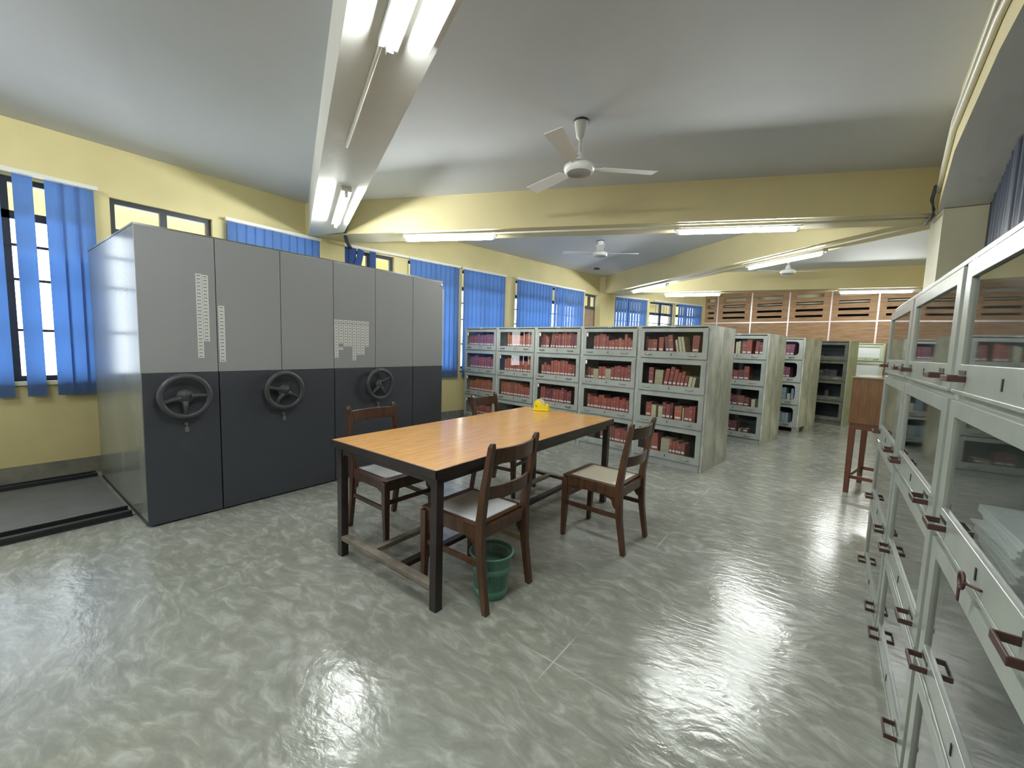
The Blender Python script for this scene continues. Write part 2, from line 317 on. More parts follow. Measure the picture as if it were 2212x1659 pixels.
def tag(o, label, cat, group=None):
    o['label'] = label; o['category'] = cat
    if group: o['group'] = group
    return o
def thing(name, label, cat, loc=(0, 0, 0), rotz=0.0, group=None):
    o = bpy.data.objects.new(name, None); C.objects.link(o); o.empty_display_size = 0.05
    o.location = loc; o.rotation_euler = (0, 0, rotz); return tag(o, label, cat, group)
def struct(o): o['kind'] = 'structure'; return o
def sempty(name, loc=(0, 0, 0), rotz=0):
    o = bpy.data.objects.new(name, None); C.objects.link(o); o.location = loc; o.rotation_euler = (0, 0, rotz); return struct(o)
def copy_tree(o, parent=None):
    c = o.copy(); C.objects.link(c); c.parent = parent
    for ch in list(KIDS.get(o.name, o.children)): copy_tree(ch, c)
    return c
KIDS = {}

CEIL = 3.20; SOF = 2.78
A0 = (-5.75, -4.0); A1 = (-5.75, 3.1); A2 = (-4.78, 9.9); A3 = (-3.1, 13.7)
WB = (4.2, 12.8)

# ------------------------------------------------------------------ room shell
struct(MB().box(-7.5, 5.5, -4.5, 15.5, -0.15, 0).build('floor', M['floor']))
struct(MB().box(-6.2, 5.5, -4.5, 15.5, CEIL, CEIL+0.15).build('ceiling', M['ceiling']))

def frame_of(A, B):
    dx, dy = B[0]-A[0], B[1]-A[1]; return math.hypot(dx, dy), math.atan2(dy, dx)
def wall_seg(mb, A, B, openings, th=0.22, z1=CEIL, out=1, m=0, ext0=0.0, ext1=0.0):
    L, a = frame_of(A, B); T = Matrix.Translation((A[0], A[1], 0)) @ Matrix.Rotation(a, 4, 'Z')
    y0, y1 = (0, th) if out > 0 else (-th, 0); x = -ext0
    for t0, t1, z0, zt in sorted(openings):
        mb.box(x, t0, y0, y1, 0, z1, m, T); mb.box(t0, t1, y0, y1, 0, z0, m, T); mb.box(t0, t1, y0, y1, zt, z1, m, T); x = t1
    mb.box(x, L+ext1, y0, y1, 0, z1, m, T)
SILL = 0.93; HEAD = 2.72
OP0 = [(2.1, 3.6, SILL, HEAD), (3.72, 4.80, SILL, HEAD), (4.93, 5.79, SILL, HEAD), (5.93, 7.03, SILL, HEAD)]
OP1 = [(0.30, 1.10, SILL, HEAD), (1.34, 2.28, SILL, HEAD), (2.45, 3.48, SILL, HEAD), (3.82, 6.12, SILL, HEAD), (6.24, 6.80, SILL, HEAD)]
OP2 = [(0.45, 1.66, SILL, HEAD), (1.80, 2.78, SILL, HEAD), (2.86, 3.92, SILL, HEAD)]
w = MB(); wall_seg(w, A0, A1, OP0); wall_seg(w, A1, A2, OP1, ext0=0.0); wall_seg(w, A2, A3, OP2, ext1=0.2)
struct(w.build('wall_left', M['wall']))
# darker band at the foot of the wall
w = MB()
for A, B in ((A0, A1), (A1, A2), (A2, A3)):
    L, a = frame_of(A, B); T = Matrix.Translation((A[0], A[1], 0)) @ Matrix.Rotation(a, 4, 'Z'); w.box(0, L, -0.012, 0, 0, 0.16, 0, T)
struct(w.build('baseboard_left', M['wall_foot']))
struct(MB().box(-6.0, 1.4, -4.2, -4.0, 0, CEIL).build('wall_back', M['wall']))

winN = [0]
def window(A, B, t0, t1, brown=False, grille=True):
    winN[0] += 1; L, a = frame_of(A, B); d = Vector((math.cos(a), math.sin(a), 0))
    w = t1-t0; e = sempty('window_%d' % winN[0], (A[0]+d.x*t0, A[1]+d.y*t0, 0), a)
    f = MB(); y0, y1 = 0.06, 0.11; tr = 2.40; fw = 0.045
    f.box(0, fw, y0, y1, SILL, HEAD); f.box(w-fw, w, y0, y1, SILL, HEAD); f.box(fw, w-fw, y0, y1, HEAD-fw, HEAD); f.box(fw, w-fw, y0, y1, SILL, SILL+fw)
    f.box(fw, w-fw, y0, y1, tr-0.035, tr+0.035); f.box(w/2-0.03, w/2+0.03, y0, y1, (tr+0.035) if brown else (SILL+fw), HEAD-fw)
    fr = f.build('window_frame', M['winframe'], e)
    g = MB()
    if grille:
        for z in (1.39, 1.84, 2.14): g.box(fw, w-fw, y0-0.012, y0, z-0.012, z+0.012)
        g.build('grille_bar', M['winframe'], e)
    p = MB()
    for x0, x1 in ((fw, w/2-0.03), (w/2+0.03, w-fw)):
        p.box(x0, x1, 0.082, 0.086, tr+0.035, HEAD-fw)
        if not brown: p.box(x0, x1, 0.082, 0.086, SILL+fw, tr-0.035)
    p.build('pane', M['pane'], e)
    if brown: MB().box(fw, w-fw, 0.075, 0.09, SILL+fw, tr-0.035).build('board', M['brownboard'], e)
    MB().box(-0.03, w+0.03, -0.030, 0.06, SILL-0.035, SILL).build('window_sill', M['cream'], e)
    return e
for q in OP0: window(A0, A1, q[0], q[1])
for i, q in enumerate(OP1): window(A1, A2, q[0], q[1], brown=(i == 4), grille=(i != 4))
for q in OP2: window(A2, A3, q[0], q[1])
# yellow concrete sunshade fins outside, above the windows
s = MB()
for A, B in ((A0, A1), (A1, A2), (A2, A3)):
    L, a = frame_of(A, B); T = Matrix.Translation((A[0], A[1], 0)) @ Matrix.Rotation(a, 4, 'Z')
    s.box(-0.1, L+0.1, 0.85, 0.93, 2.50, 3.05, 0, T)
struct(s.build('trim_sunshade', mat('sunlit_yellow_concrete', (0.86, 0.76, 0.42), 0.7)))

# vertical blinds -------------------------------------------------------------
vaneM = {}
def vane_mesh(h, wd, key):
    k = (round(h, 3), round(wd, 3), key)
    if k not in vaneM:
        mb = MB(); n = 4; t = 0.0016; vs = []
        for z in (0, -h):
            for i in range(n+1):
                x = -wd/2 + wd*i/n; y = 0.006*(1-(2*i/n-1)**2); vs += [(x, y, z), (x, y+t, z)]
        m_ = 2*(n+1); fs = []
        for i in range(n): a = 2*i; fs += [(a, a+2, m_+a+2, m_+a), (a+1, m_+a+1, m_+a+3, a+3), (a, a+1, a+3, a+2), (m_+a, m_+a+2, m_+a+3, m_+a+1)]
        fs += [(0, m_, m_+1, 1), (2*n, 2*n+1, m_+2*n+1, m_+2*n)]
        mb.add(vs, fs, 0); vaneM[k] = mb.mesh('vane', M[key])
    return vaneM[k]
def blind(A, B, t0, t1, label, vanes=None, key='blind', z1=2.735, z0=0.80, step=0.100, wd=0.112, rot=5, rail_t=None, y=-0.060):
    L, a = frame_of(A, B); d = Vector((math.cos(a), math.sin(a), 0))
    e = thing('vertical_blind', label, 'window blind', (A[0]+d.x*t0, A[1]+d.y*t0, 0), a, 'blue vertical blinds along the window wall')
    r0, r1 = rail_t if rail_t else (0, t1-t0)
    MB().box(r0, r1, y-0.02, y+0.02, z1, z1+0.035).build('head_rail', M['railw'], e)
    if r1-r0 > 0.3:
        bk = MB()
        for q in (r0+0.1, r1-0.1): bk.box(q-0.015, q+0.015, y+0.02, -0.0, z1+0.005, z1+0.03)
        bk.build('rail_bracket', M['railw'], e)
    if vanes is None:
        n = max(1, int(round((t1-t0-0.04)/step))); st = (t1-t0-0.04)/n
        vanes = [(0.02+st*(i+0.5), rot+random.uniform(-3, 3), 0) for i in range(n)]
    for vx, vr, tilt in vanes:
        o = bpy.data.objects.new('vane', vane_mesh(z1-z0, wd, key)); C.objects.link(o); o.parent = e
        o.location = (vx, y, z1-0.004); o.rotation_euler = (0, R(tilt), R(vr))
    return e
b0 = 3.60
blind(A0, A1, b0, 4.84, 'blue vertical blind with open gaps at the left edge, beside the compactor', vanes=[(0.12, 8, 0), (0.26, 5, 0), (0.41, -5, 0), (0.58, 4, 0), (0.77, 5, 0), (0.955, 6, 0), (1.055, 7, 0), (1.155, 6, 0)], wd=0.118)
blind(A0, A1, 5.90, 7.04, 'blue vertical blind showing above the compactor, left of the pillar')
blind(A1, A2, 0.27, 1.10, 'sparse dark blue blind with a twisted vane, right of the pillar', vanes=[(0.05, 8, 0), (0.13, 10, 0), (0.26, 15, 14), (0.44, 12, 0)], key='blind_dark', rail_t=(0, 1.05))
blind(A1, A2, 1.33, 2.36, 'blue vertical blind partly behind the right end of the compactor')
blind(A1, A2, 2.42, 3.50, 'blue vertical blind above the leftmost bookcases of the long row', rot=5)
blind(A1, A2, 3.79, 4.95, 'blue vertical blind in the wide window, its left half', rot=5)
blind(A1, A2, 4.97, 6.14, 'blue vertical blind in the wide window, its right half', rot=5)
blind(A2, A3, 0.42, 1.67, 'blue vertical blind just right of the brown boarded window', rot=12)
blind(A2, A3, 1.90, 2.80, 'blue vertical blind with light slits in the far corner', rot=38, step=0.105)
blind(A2, A3, 2.86, 3.94, 'closed blue vertical blind nearest the wooden partition', rot=8)

# beams ----------------------------------------------------------------------
def beam(name, near, far, m=('beam', 'beam_pale'), z0=SOF, z1=CEIL+0.02):
    """near/far: plan polylines of the two bottom edges"""
    pts = near + far[::-1]; n = len(pts); vs = [(x, y, z0) for x, y in pts] + [(x, y, z1) for x, y in pts]
    mb = MB(); k = len(near)
    for i in range(k-1): mb.add([vs[i], vs[i+1], vs[n-2-i], vs[n-1-i]], [(0, 1, 2, 3)], 1)
    for i in range(n): j = (i+1) % n; mb.add([vs[i], vs[j], vs[n+j], vs[n+i]], [(0, 1, 2, 3)], 0)
    mb.add(vs[n:], [tuple(range(n))], 0)
    return struct(mb.build(name, [M[m[0]], M[m[1]]]))
beam('trim_beam_diagonal', [(0.80, -0.12), (-5.80, 2.92)], [(0.60, 0.43), (-5.10, 3.04), (-5.80, 3.36)], ('beam_pale', 'beam_pale'), z0=SOF)
beam('trim_beam_cross', [(-5.80, 2.84), (-5.08, 3.14), (0.80, 5.72)], [(-5.80, 3.30), (0.80, 6.20)], ('beam', 'beam'), z0=SOF-0.002)
beam('trim_beam_return', [(0.80, 5.80), (-4.95, 10.14)], [(0.80, 6.34), (-4.75, 10.55)], ('beam', 'beam'), z0=SOF+0.002)
beam('trim_beam_far', [(-4.85, 9.86), (2.6, 11.73)], [(-4.75, 10.29), (2.6, 12.15)], ('beam', 'beam'), z0=SOF+0.004)
beam('trim_beam_right', [(0.40, -4.0), (0.50, 2.9), (0.56, 4.1), (0.70, 5.55), (0.74, 5.9)], [(0.80, -4.0), (0.80, 2.9), (0.875, 4.1), (1.065, 5.6), (1.15, 5.9)], ('beam', 'beam_pale'), z0=SOF+0.006)
# columns / pilasters
struct(MB().prism([(0.74, 5.58), (1.50, 5.66), (1.50, 6.10), (0.72, 6.06)], 0, SOF).build('trim_column', M['cream']))
struct(MB().prism([(-5.80, 3.03), (-5.68, 3.03), (-5.63, 3.36), (-5.80, 3.40)], 0, SOF).build('trim_pilaster', M['wall']))
struct(MB().prism([(-4.86, 9.80), (-4.72, 9.84), (-4.52, 10.28), (-4.70, 10.40)], 0, SOF).build('trim_pilaster_far', M['wall']))

# right wall with the dark glazed opening -----------------------------------
RW = [(0.80, -4.0), (0.80, 2.9), (0.87, 4.1), (1.07, 5.62)]
w = MB()
for P, Q in zip(RW[:-1], RW[1:]): wall_seg(w, P, Q, [], th=0.15, z1=0.95, out=-1)
L, a = frame_of((1.45, 6.0), (2.4, 12.9)); wall_seg(w, (1.45, 6.0), (2.4, 12.9), [], th=0.2, out=-1)
wall_seg(w, (0.78, -4.0), (0.78, -0.6), [], th=0.15, out=-1)
struct(w.build('wall_right', M['wall']))
winN[0] += 1; e = sempty('window_%d' % winN[0])
f = MB(); g = MB()
for P, Q in zip(RW[:-1], RW[1:]):
    L, a = frame_of(P, Q); T = Matrix.Translation((P[0], P[1], 0)) @ Matrix.Rotation(a, 4, 'Z')
    n = max(1, int(L/0.55))
    for i in range(n+1): x = L*i/n; f.box(x-0.012, x+0.012, -0.09, -0.06, 0.95, SOF-0.02, 0, T)
    for z in (0.99, 1.6, 2.2, SOF-0.04): f.box(0, L, -0.09, -0.06, z-0.012, z+0.012, 0, T)
    g.box(0, L, -0.080, -0.076, 0.95, SOF-0.02, 0, T)
f.build('window_frame', M['winframe'], e); g.build('pane', M['pane'], e)
# pleated dark net curtain behind that glass
cu = MB(); pts = []
for P, Q in zip(RW[:-1], RW[1:]):
    L, a = frame_of(P, Q); nx, ny = math.sin(a), -math.cos(a); n = int(L/0.022)
    for i in range(n):
        t = i/n; ph = (L*t)/0.09*2*PI; off = -0.018 + 0.014*math.sin(ph) + 0.006*math.sin(ph*2.7); pts.append((P[0]+(Q[0]-P[0])*t+nx*off, P[1]+(Q[1]-P[1])*t+ny*off))
vs = [(x, y, z) for x, y in pts for z in (0.96, SOF-0.005)]; cu.add(vs, [(2*i, 2*i+2, 2*i+3, 2*i+1) for i in range(len(pts)-1)], 0, True)
o = cu.build('curtain', M['curtain']); tag(o, 'dark pleated net curtain in the opening at upper right, above the cabinets', 'curtain')
sd = o.modifiers.new('t', 'SOLIDIFY'); sd.thickness = 0.002
struct(MB().box(1.15, 1.3, -4.2, 5.6, 0, CEIL).build('wall_corridor', M['void']))  # near-black colour stands in for the darkness beyond the curtain

# far wooden partition ---------------------------------------------------------
L, a = frame_of(A3, WB); e = sempty('wall_far', (A3[0], A3[1], 0), a)
bk = MB(); bk.box(-0.3, L+0.3, 0.35, 0.45, 0, 2.72, 1); bk.box(-0.3, L+0.3, 0.35, 0.45, 2.72, CEIL, 0); bk.box(-0.3, L+0.3, 0.05, 0.35, 2.69, 2.72, 1)
bk.build('backing_wall', [M['cream'], M['void']], e)  # lower part near-black, standing in for unlit depth behind the slots
pw = 0.905; x0 = 0.36-pw
tr = MB()
for i in range(9):
    xa = x0 + i*pw; xb = xa + pw
    tr.box(xb-0.016, xb+0.016, -0.012, 0.02, 0, CEIL)
    for z0, z1, slots in ((0.02, 2.235, False), (2.265, 3.18, True)):
        mb = MB(); l, r_ = max(xa, -0.02)+0.016, xb-0.016
        if not slots:
            for zz in (0.02, 1.14): mb.box(l, r_, 0, 0.02, zz, zz+1.10)
        else:
            sx0, sx1 = l+0.13, r_-0.15
            if sx1-sx0 < 0.1: sx0, sx1 = l+0.08, r_-0.08
            rows = [(2.37, 2.425), (2.52, 2.58), (2.69, 2.77), (2.88, 2.96)]
            mb.box(l, sx0, 0, 0.02, z0, z1); mb.box(sx1, r_, 0, 0.02, z0, z1); z = z0
            for a_, b_ in rows: mb.box(sx0, sx1, 0, 0.02, z, a_); z = b_
            mb.box(sx0, sx1, 0, 0.02, z, z1)
        mb.build('wood_panel', M['panelwood'], e)
tr.box(-0.05, L+0.2, -0.010, 0.02, 2.235, 2.265); tr.box(-0.05, L+0.2, -0.010, 0.02, 1.12, 1.14)
tr.build('panel_trim', M['paneltrim'], e)

# conduits and cables -------------------------------------------------------------
tb = MB().tube([(0.70, 6.02, 2.76), (0.40, 6.24, 2.755), (-1.0, 7.35, 2.755), (-4.2, 9.75, 2.755)], 0.012)
tb.tube([(0.70, 5.75, 2.75), (-0.30, 5.36, 2.755), (-1.4, 4.87, 2.755), (-4.4, 3.55, 2.755)], 0.012)
tb.tube([(0.47, -3.9, 2.95), (0.48, 1.5, 2.95), (0.485, 2.9, 2.93), (0.545, 4.1, 2.93), (0.68, 5.5, 2.92)], 0.018)
tb.tube([(0.44, -3.9, 3.0), (0.475, 2.9, 3.0), (0.54, 4.1, 2.99), (0.66, 5.35, 2.96)], 0.012)
tb.tube([(-0.9, 0.86, 2.765), (-2.85, 1.72, 2.765)], 0.011)
struct(tb.build('trim_conduit', M['conduit']))
cb = MB()
for k in range(3):
    cb.tube([(0.655-0.006*k, 5.42, 2.96), (0.650-0.006*k, 5.50+0.01*k, 2.86), (0.66+0.006*k, 5.53, 2.77), (0.69-0.012*k, 5.64+0.02*k, 2.745-0.008*k), (0.68-0.01*k, 5.82, 2.74), (0.66, 6.0, 2.735)], 0.0075, 6)
tag(cb.build('cable_bundle', M['cable']), 'bundle of black cables at the top of the right column', 'cable')
cb = MB()
for k in range(3): cb.tube([(-5.15+0.015*k, 3.10, 2.90), (-5.20+0.015*k, 3.09, 2.80), (-5.40, 3.24+0.02*k, 2.74), (-5.62, 3.42+0.02*k, 2.72), (-5.68, 3.50, 2.78)], 0.012, 6)
tag(cb.build('cable_bundle', M['cable']), 'black cables looping down at the left window pillar', 'cable')
struct(MB().lathe([(0, 0), (0.07, 0), (0.07, -0.03), (0, -0.035)], 4).build('trim_ceiling_hook_plate', M['fan_dark'], loc=(-4.35, 8.78, CEIL)))

# tube lamps ------------------------------------------------------------------------
def tube_lamp(p, q, label, z=SOF, n=None):
    p = Vector((*p, z-0.003)); q = Vector((*q, z-0.003)); d = q-p; L = d.length; a = math.atan2(d.y, d.x)
    e = thing('tube_lamp', label, 'ceiling light', p, a, 'fluorescent tubes under the ceiling beams')
    b = MB().box(-0.02, L+0.02, -0.045, 0.045, -0.040, 0.0); b.build('batten', M['batten'], e, 0.003)
    for x in (0, L-0.03): MB().box(x, x+0.03, -0.014, 0.014, -0.082, -0.038).build('lamp_holder', M['batten'], e)
    MB().tube([(0.03, 0, -0.066), (L-0.03, 0, -0.066)], 0.0155, 12).build('tube', M['tube'], e)
    return e
tube_lamp((-1.72, 1.25), (-0.62, 0.75), 'glowing tube lamp at the top edge, on the nearest beam')
tube_lamp((-4.72, 2.70), (-3.62, 2.18), 'glowing tube lamp on the near beam just above the compactor')
tube_lamp((-4.50, 3.55), (-3.42, 4.06), 'glowing tube lamp left on the cross beam, above the first bookcases')
tube_lamp((-1.48, 4.94), (-0.36, 5.43), 'glowing tube lamp right of the near fan on the cross beam')
tube_lamp((-1.12, 7.56), (-0.16, 6.86), 'slanting tube lamp on the return beam near the right column')
tube_lamp((-3.75, 9.50), (-2.75, 8.74), 'short glowing tube at the far left end of the return beam')
tube_lamp((-3.30, 10.44), (-2.12, 10.70), 'tube lamp on the far beam above the corner blinds')
tube_lamp((0.06, 11.24), (1.24, 11.54), 'tube lamp on the far beam before the wooden partition')
# tube lamps added unseen behind the camera as fill light
tube_lamp((-4.6, -1.2), (-3.5, -0.8), 'added fill lamp, an unseen tube behind the camera', CEIL); tube_lamp((-1.8, -1.9), (-0.7, -1.5), 'second added fill lamp, an unseen tube behind the camera', CEIL)
o = MB().box(0, 1.15, -0.035, 0.035, -0.045, 0).build('empty_batten', M['batten'], None, 0.004); o.location = (-1.62, 1.36, SOF-0.004); o.rotation_euler = (0, 0, math.atan2(-0.5, 1.1))
tag(o, 'unlit lamp fitting beside the glowing tube at the top edge', 'lamp fitting')

# ceiling fans ------------------------------------------------------------------------
def fan(loc, drop, angles, label, blade_len=0.52):
    e = thing('ceiling_fan', label, 'fan', loc, 0, 'ceiling fans')
    MB().lathe([(0.001, 0), (0.062, 0), (0.062, -0.012), (0.001, -0.012)], 20).build('mounting_plate', M['fan_dark'], e)
    MB().lathe([(0.056, -0.012), (0.052, -0.03), (0.034, -0.125), (0.012, -0.15), (0.012, -drop+0.12), (0.03, -drop+0.11), (0.045, -drop+0.05), (0.05, -drop+0.035)], 20).build('canopy', M['fan'], e)
    MB().lathe([(0.05, -drop+0.035), (0.095, -drop+0.03), (0.122, -drop+0.01), (0.125, -drop-0.01), (0.115, -drop-0.032), (0.10, -drop-0.042)], 32).build('motor', M['fan'], e)
    MB().lathe([(0.10, -drop-0.042), (0.096, -drop-0.046), (0.086, -drop-0.036), (0.0, -drop-0.034)], 32, 0).build('motor_cover', mat('fan_cover_grey', (0.42, 0.42, 0.40), 0.4), e)
    for an in angles:
        b = MB(); T = Matrix.Rotation(R(an), 4, 'Z') @ Matrix.Translation((0, 0, -drop)) @ Matrix.Rotation(R(10), 4, 'X')
        prof = [(0.10, 0.022), (0.17, 0.025), (0.19, 0.052), (0.40, 0.060), (0.11+blade_len, 0.066)]
        vs = []
        for x, hw in prof:
            for y in (-hw, hw):
                for z in (-0.002, 0.002): vs.append(T @ Vector((x, y, z)))
        fs = []
        for i in range(len(prof)-1):
            q = i*4; fs += [(q, q+4, q+6, q+2), (q+1, q+3, q+7, q+5), (q, q+1, q+5, q+4), (q+2, q+6, q+7, q+3)]
        q = (len(prof)-1)*4; fs += [(0, 2, 3, 1), (q, q+1, q+3, q+2)]
        b.add(vs, fs); b.build('blade', M['fan'], e)
fan((-1.73, 3.09, CEIL), 0.36, (162, 42, 282), 'white ceiling fan nearest the camera, over the table')
fan((-3.22, 6.60, CEIL), 0.21, (30, 212, 296), 'white ceiling fan beyond the cross beam, over the bookcases')
fan((-0.72, 9.20, CEIL), 0.30, (25, 205, 100), 'far ceiling fan, only its motor showing past the slanting beam', 0.40)

# ------------------------------------------------------------------ bookcases
BW, BD, BH = 0.855, 0.42, 1.685
TZ = [0.075, 0.485, 0.890, 1.290, 1.665]
def bookcase(name, label, loc, rotz, group, W_=BW, D=BD, body='steel', side='steel_side', door='steel', glass='case_glass', rad=0.0, feet=False, doors=(0, 1, 2, 3), detail=False, handle='chrome', labels=(), toplabel=True, hole=None):
    e = thing(name, label, 'bookcase', loc, rotz, group)
    c = MB(); t = 0.02; zb = 0.0 if not feet else 0.09
    c.box(0, t, 0, D, zb, BH, 1); c.box(W_-t, W_, 0, D, zb, BH, 1); c.box(t, W_-t, 0, D, BH-0.018, BH, 0); c.box(t, W_-t, D-0.012, D, zb, BH-0.018, 2)
    c.box(t, 0.034, 0.0, 0.02, zb, BH-0.018, 0); c.box(W_-0.034, W_-t, 0.0, 0.02, zb, BH-0.018, 0)
    c.box(t, W_-t, 0.0, 0.02, zb, TZ[0], 0)
    for i in range(4): c.box(t, W_-t, 0.018, D-0.012, TZ[i]-0.012, TZ[i]+0.006, 2)
    for i in (1, 2, 3): c.box(0.034, W_-0.034, 0.0, 0.018, TZ[i]-0.018, TZ[i]+0.004, 0)
    if feet:
        for fx in (0.0, W_-0.09):
            for fy in (0.0, D-0.09): c.box(fx, fx+0.09, fy, fy+0.09, 0, 0.09, 0)
    c.build('carcass', [M[body], M[side], M['inside']], e, 0.003 if detail else 0.0)
    for i in doors:
        z0, z1 = TZ[i]+0.008, TZ[i+1]-0.012; x0, x1 = 0.022, W_-0.022
        d = MB(); hz0, hz1 = z0+0.080, z1-0.044; hx0, hx1 = x0+0.056, x1-0.056
        if rad: hx0, hx1, hz1 = x0+0.065, x1-0.065, z1-0.036
        d.holed(x0, x1, z0, z1, hx0, hx1, hz0, hz1, -0.016, -0.001, rad)
        d.box(x0, x1, -0.019, -0.016, z0, z0+0.010); do = d.build('door', M[door], e, 0.002 if detail else 0.0)
        g = MB().box(hx0-0.006, hx1+0.006, -0.008, -0.005, hz0-0.006, hz1+0.006); g.build('glass_pane', M[glass], do)
        for fx in (0.15, 0.80) if not detail else (0.11, 0.86):
            hx = x0 + (x1-x0)*fx
            h = MB(); hw = 0.042
            if detail:
                h.box(hx-hw, hx-hw+0.006, -0.048, -0.016, z0+0.034, z0+0.050); h.box(hx+hw-0.006, hx+hw, -0.048, -0.016, z0+0.034, z0+0.050)
                h.box(hx-hw, hx+hw, -0.051, -0.046, z0+0.034, z0+0.050)
                h.build('handle', M[handle], do, 0.0015)
                MB().box(hx-hw+0.008, hx+hw-0.008, -0.018, -0.016, z0+0.052, z0+0.064).build('handle_plate', M['darkmetal'], do)
            else:
                h.tube([(hx-hw, -0.016, z0+0.045), (hx-hw, -0.032, z0+0.040), (hx+hw, -0.032, z0+0.040), (hx+hw, -0.016, z0+0.045)], 0.0048, 6)
                h.build('handle', M[handle], do)
        k = MB(); kx = (x0+x1)/2; k.box(kx-0.004, kx+0.004, -0.018, -0.016, z0+0.030, z0+0.056); k.build('keyhole', M['void'], do)
        if i in labels:
            MB().box(x0+0.012+0.035, x0+0.012+0.070, -0.0105, -0.009, hz1-0.062, hz1-0.01).build('shelf_label', M['paper'], do)
    if toplabel:
        q = MB().box(W_/2-0.022, W_/2+0.022, -0.006, 0.0, BH-0.020, BH+0.001); q.box(W_/2-0.010, W_/2+0.010, -0.007, -0.006, BH-0.014, BH-0.004, 1)
        q.build('number_plate', [M['paper'], M['ink']], e)
    return e

# books -----------------------------------------------------------------------
bmesh_cache = {}
def book_meshes(k, st):
    if (k, st) not in bmesh_cache:
        b = MB(); b.box(0, 1, 0, 0.06, 0, 1, 0); b.box(0, 0.10, 0.06, 1, 0, 1, 0); b.box(0.90, 1, 0.06, 1, 0, 1, 0); b.box(0.10, 0.90, 0.06, 0.97, 0.02, 0.975, 1)
        if st == 2: b.box(0.08, 0.92, -0.005, 0, 0.76, 0.775, 2)
        me = b.mesh('book', [M['bk_'+k], M['page'], M['tape']])
        s_ = MB().box(0.12, 0.88, -0.010, 0, 0, 1).mesh('spine_label', M['paper']); bmesh_cache[(k, st)] = (me, s_)
    return bmesh_cache[(k, st)]
ORD = ['first', 'second', 'third', 'fourth', 'fifth', 'sixth', 'seventh', 'eighth', 'ninth', 'tenth', 'eleventh', 'twelfth', 'thirteenth', 'fourteenth', 'fifteenth', 'sixteenth', 'seventeenth', 'eighteenth', 'nineteenth', 'twentieth', 'twenty-first', 'twenty-second', 'twenty-third']
SHELFN = {3: 'top shelf', 2: 'second shelf', 1: 'third shelf', 0: 'bottom shelf'}
nbooks = [0]
def put_books(case, tier, seq, place, W_=BW, y0=0.035, depth=0.17, sticker=True):
    """seq: list of (x, width, height, colour, lean, sticker)"""
    T = Matrix.Translation(case.location) @ Matrix.Rotation(case.rotation_euler.z, 4, 'Z')
    for i, (x, wd, h, k, lean, st) in enumerate(seq):
        if h > 0.13: h *= 1.36
        me, sl = book_meshes(k, 2 if (i % 3 == 0 and k not in 'ct') else 1)
        o = bpy.data.objects.new('book', me); C.objects.link(o)
        p = T @ Vector((x, y0 + (i % 3)*0.004, TZ[tier]+0.0075)); lr = R(lean)
        if lean > 0: p.z += math.sin(lr)*wd      # rests on its lower corner
        o.location = p; o.rotation_euler = (0, lr, case.rotation_euler.z); o.scale = (wd, depth, h)
        tag(o, '%s book, %s from left, %s, %s' % (BKN[k], ORD[i], SHELFN[tier], place), 'book', 'books in the steel bookcases')
        if st:
            s_ = bpy.data.objects.new('spine_label', sl); C.objects.link(s_); s_.parent = o; s_.location = (0, 0, 0.092/h); s_.scale = (1, 1, 0.024/h)
        nbooks[0] += 1
def rand_seq(f0, f1, pal='rrsso', hmin=0.17, hmax=0.225, wmin=0.032, wmax=0.052, W_=BW, lean_at=(), special=None):
    x = W_*f0; out = []; i = 0; lean = 0; special = special or {}
    base = random.uniform(hmin, hmax)
    while x < W_*f1 - wmin and i < 22:
        wd = random.uniform(wmin, wmax); h = max(hmin, min(hmax, base + random.uniform(-0.015, 0.02)))
        if random.random() < 0.25: base = random.uniform(hmin, hmax)
        k = random.choice(pal); st = k not in 'ct'
        if i in special: k, wd, h, st = special[i]
        ln = 0
        if i in lean_at: ln = random.choice((9, 11)); 
        if ln and (i-1) not in lean_at: x += 0.01
        if x + wd*math.cos(R(ln)) + h*math.sin(R(ln)) > W_*0.96: break
        out.append((x, wd, h, k, ln, st)); x += wd/math.cos(R(ln)) + 0.0015
        if ln and (i+1) not in lean_at: x += h*math.sin(R(ln))
        i += 1
    return out
def dsl(items, W_=BW):
    """items: (gap before as fraction, width m, height m, colour, lean, sticker)"""
    x = 0.0; out = []
    for f, wd, h, k, ln, st in items:
        if f is not None: x = W_*f
        out.append((x, wd, h, k, ln, st)); x += wd/math.cos(R(ln)) + 0.0015
    return out

ANG = R(-7); dA = Vector((math.cos(ANG), math.sin(ANG), 0)); nA = Vector((-math.sin(ANG), math.cos(ANG), 0))
endA = Vector((-1.055, 5.01, 0))
rowA = []
placesA = ['leftmost case of the long row', 'second case from left, long row', 'middle case of the long row', 'second case from right, long row', 'rightmost case of the long row']
labA = ['grey steel bookcase at the left end of the long row, by the window wall', 'grey steel bookcase second from the left in the long row, behind the far chair',
        'grey steel bookcase in the middle of the long row, behind the yellow tape dispenser', 'grey steel bookcase second from the right in the long row, behind the table corner',
        'grey steel bookcase at the right end of the long row, worn side facing aisle']
for i in range(5):
    p = endA - dA*BW*(5-i)
    p.z = 0
    rowA.append(bookcase('steel_bookcase', labA[i], p, ANG, 'glass-fronted steel bookcases of the long row', labels={0: (3, 1, 0), 1: (2,), 2: (3, 1), 3: (3, 2), 4: ()}[i], handle='darkmetal' if i < 3 else 'chrome'))
P = placesA
R1 = rowA[4]
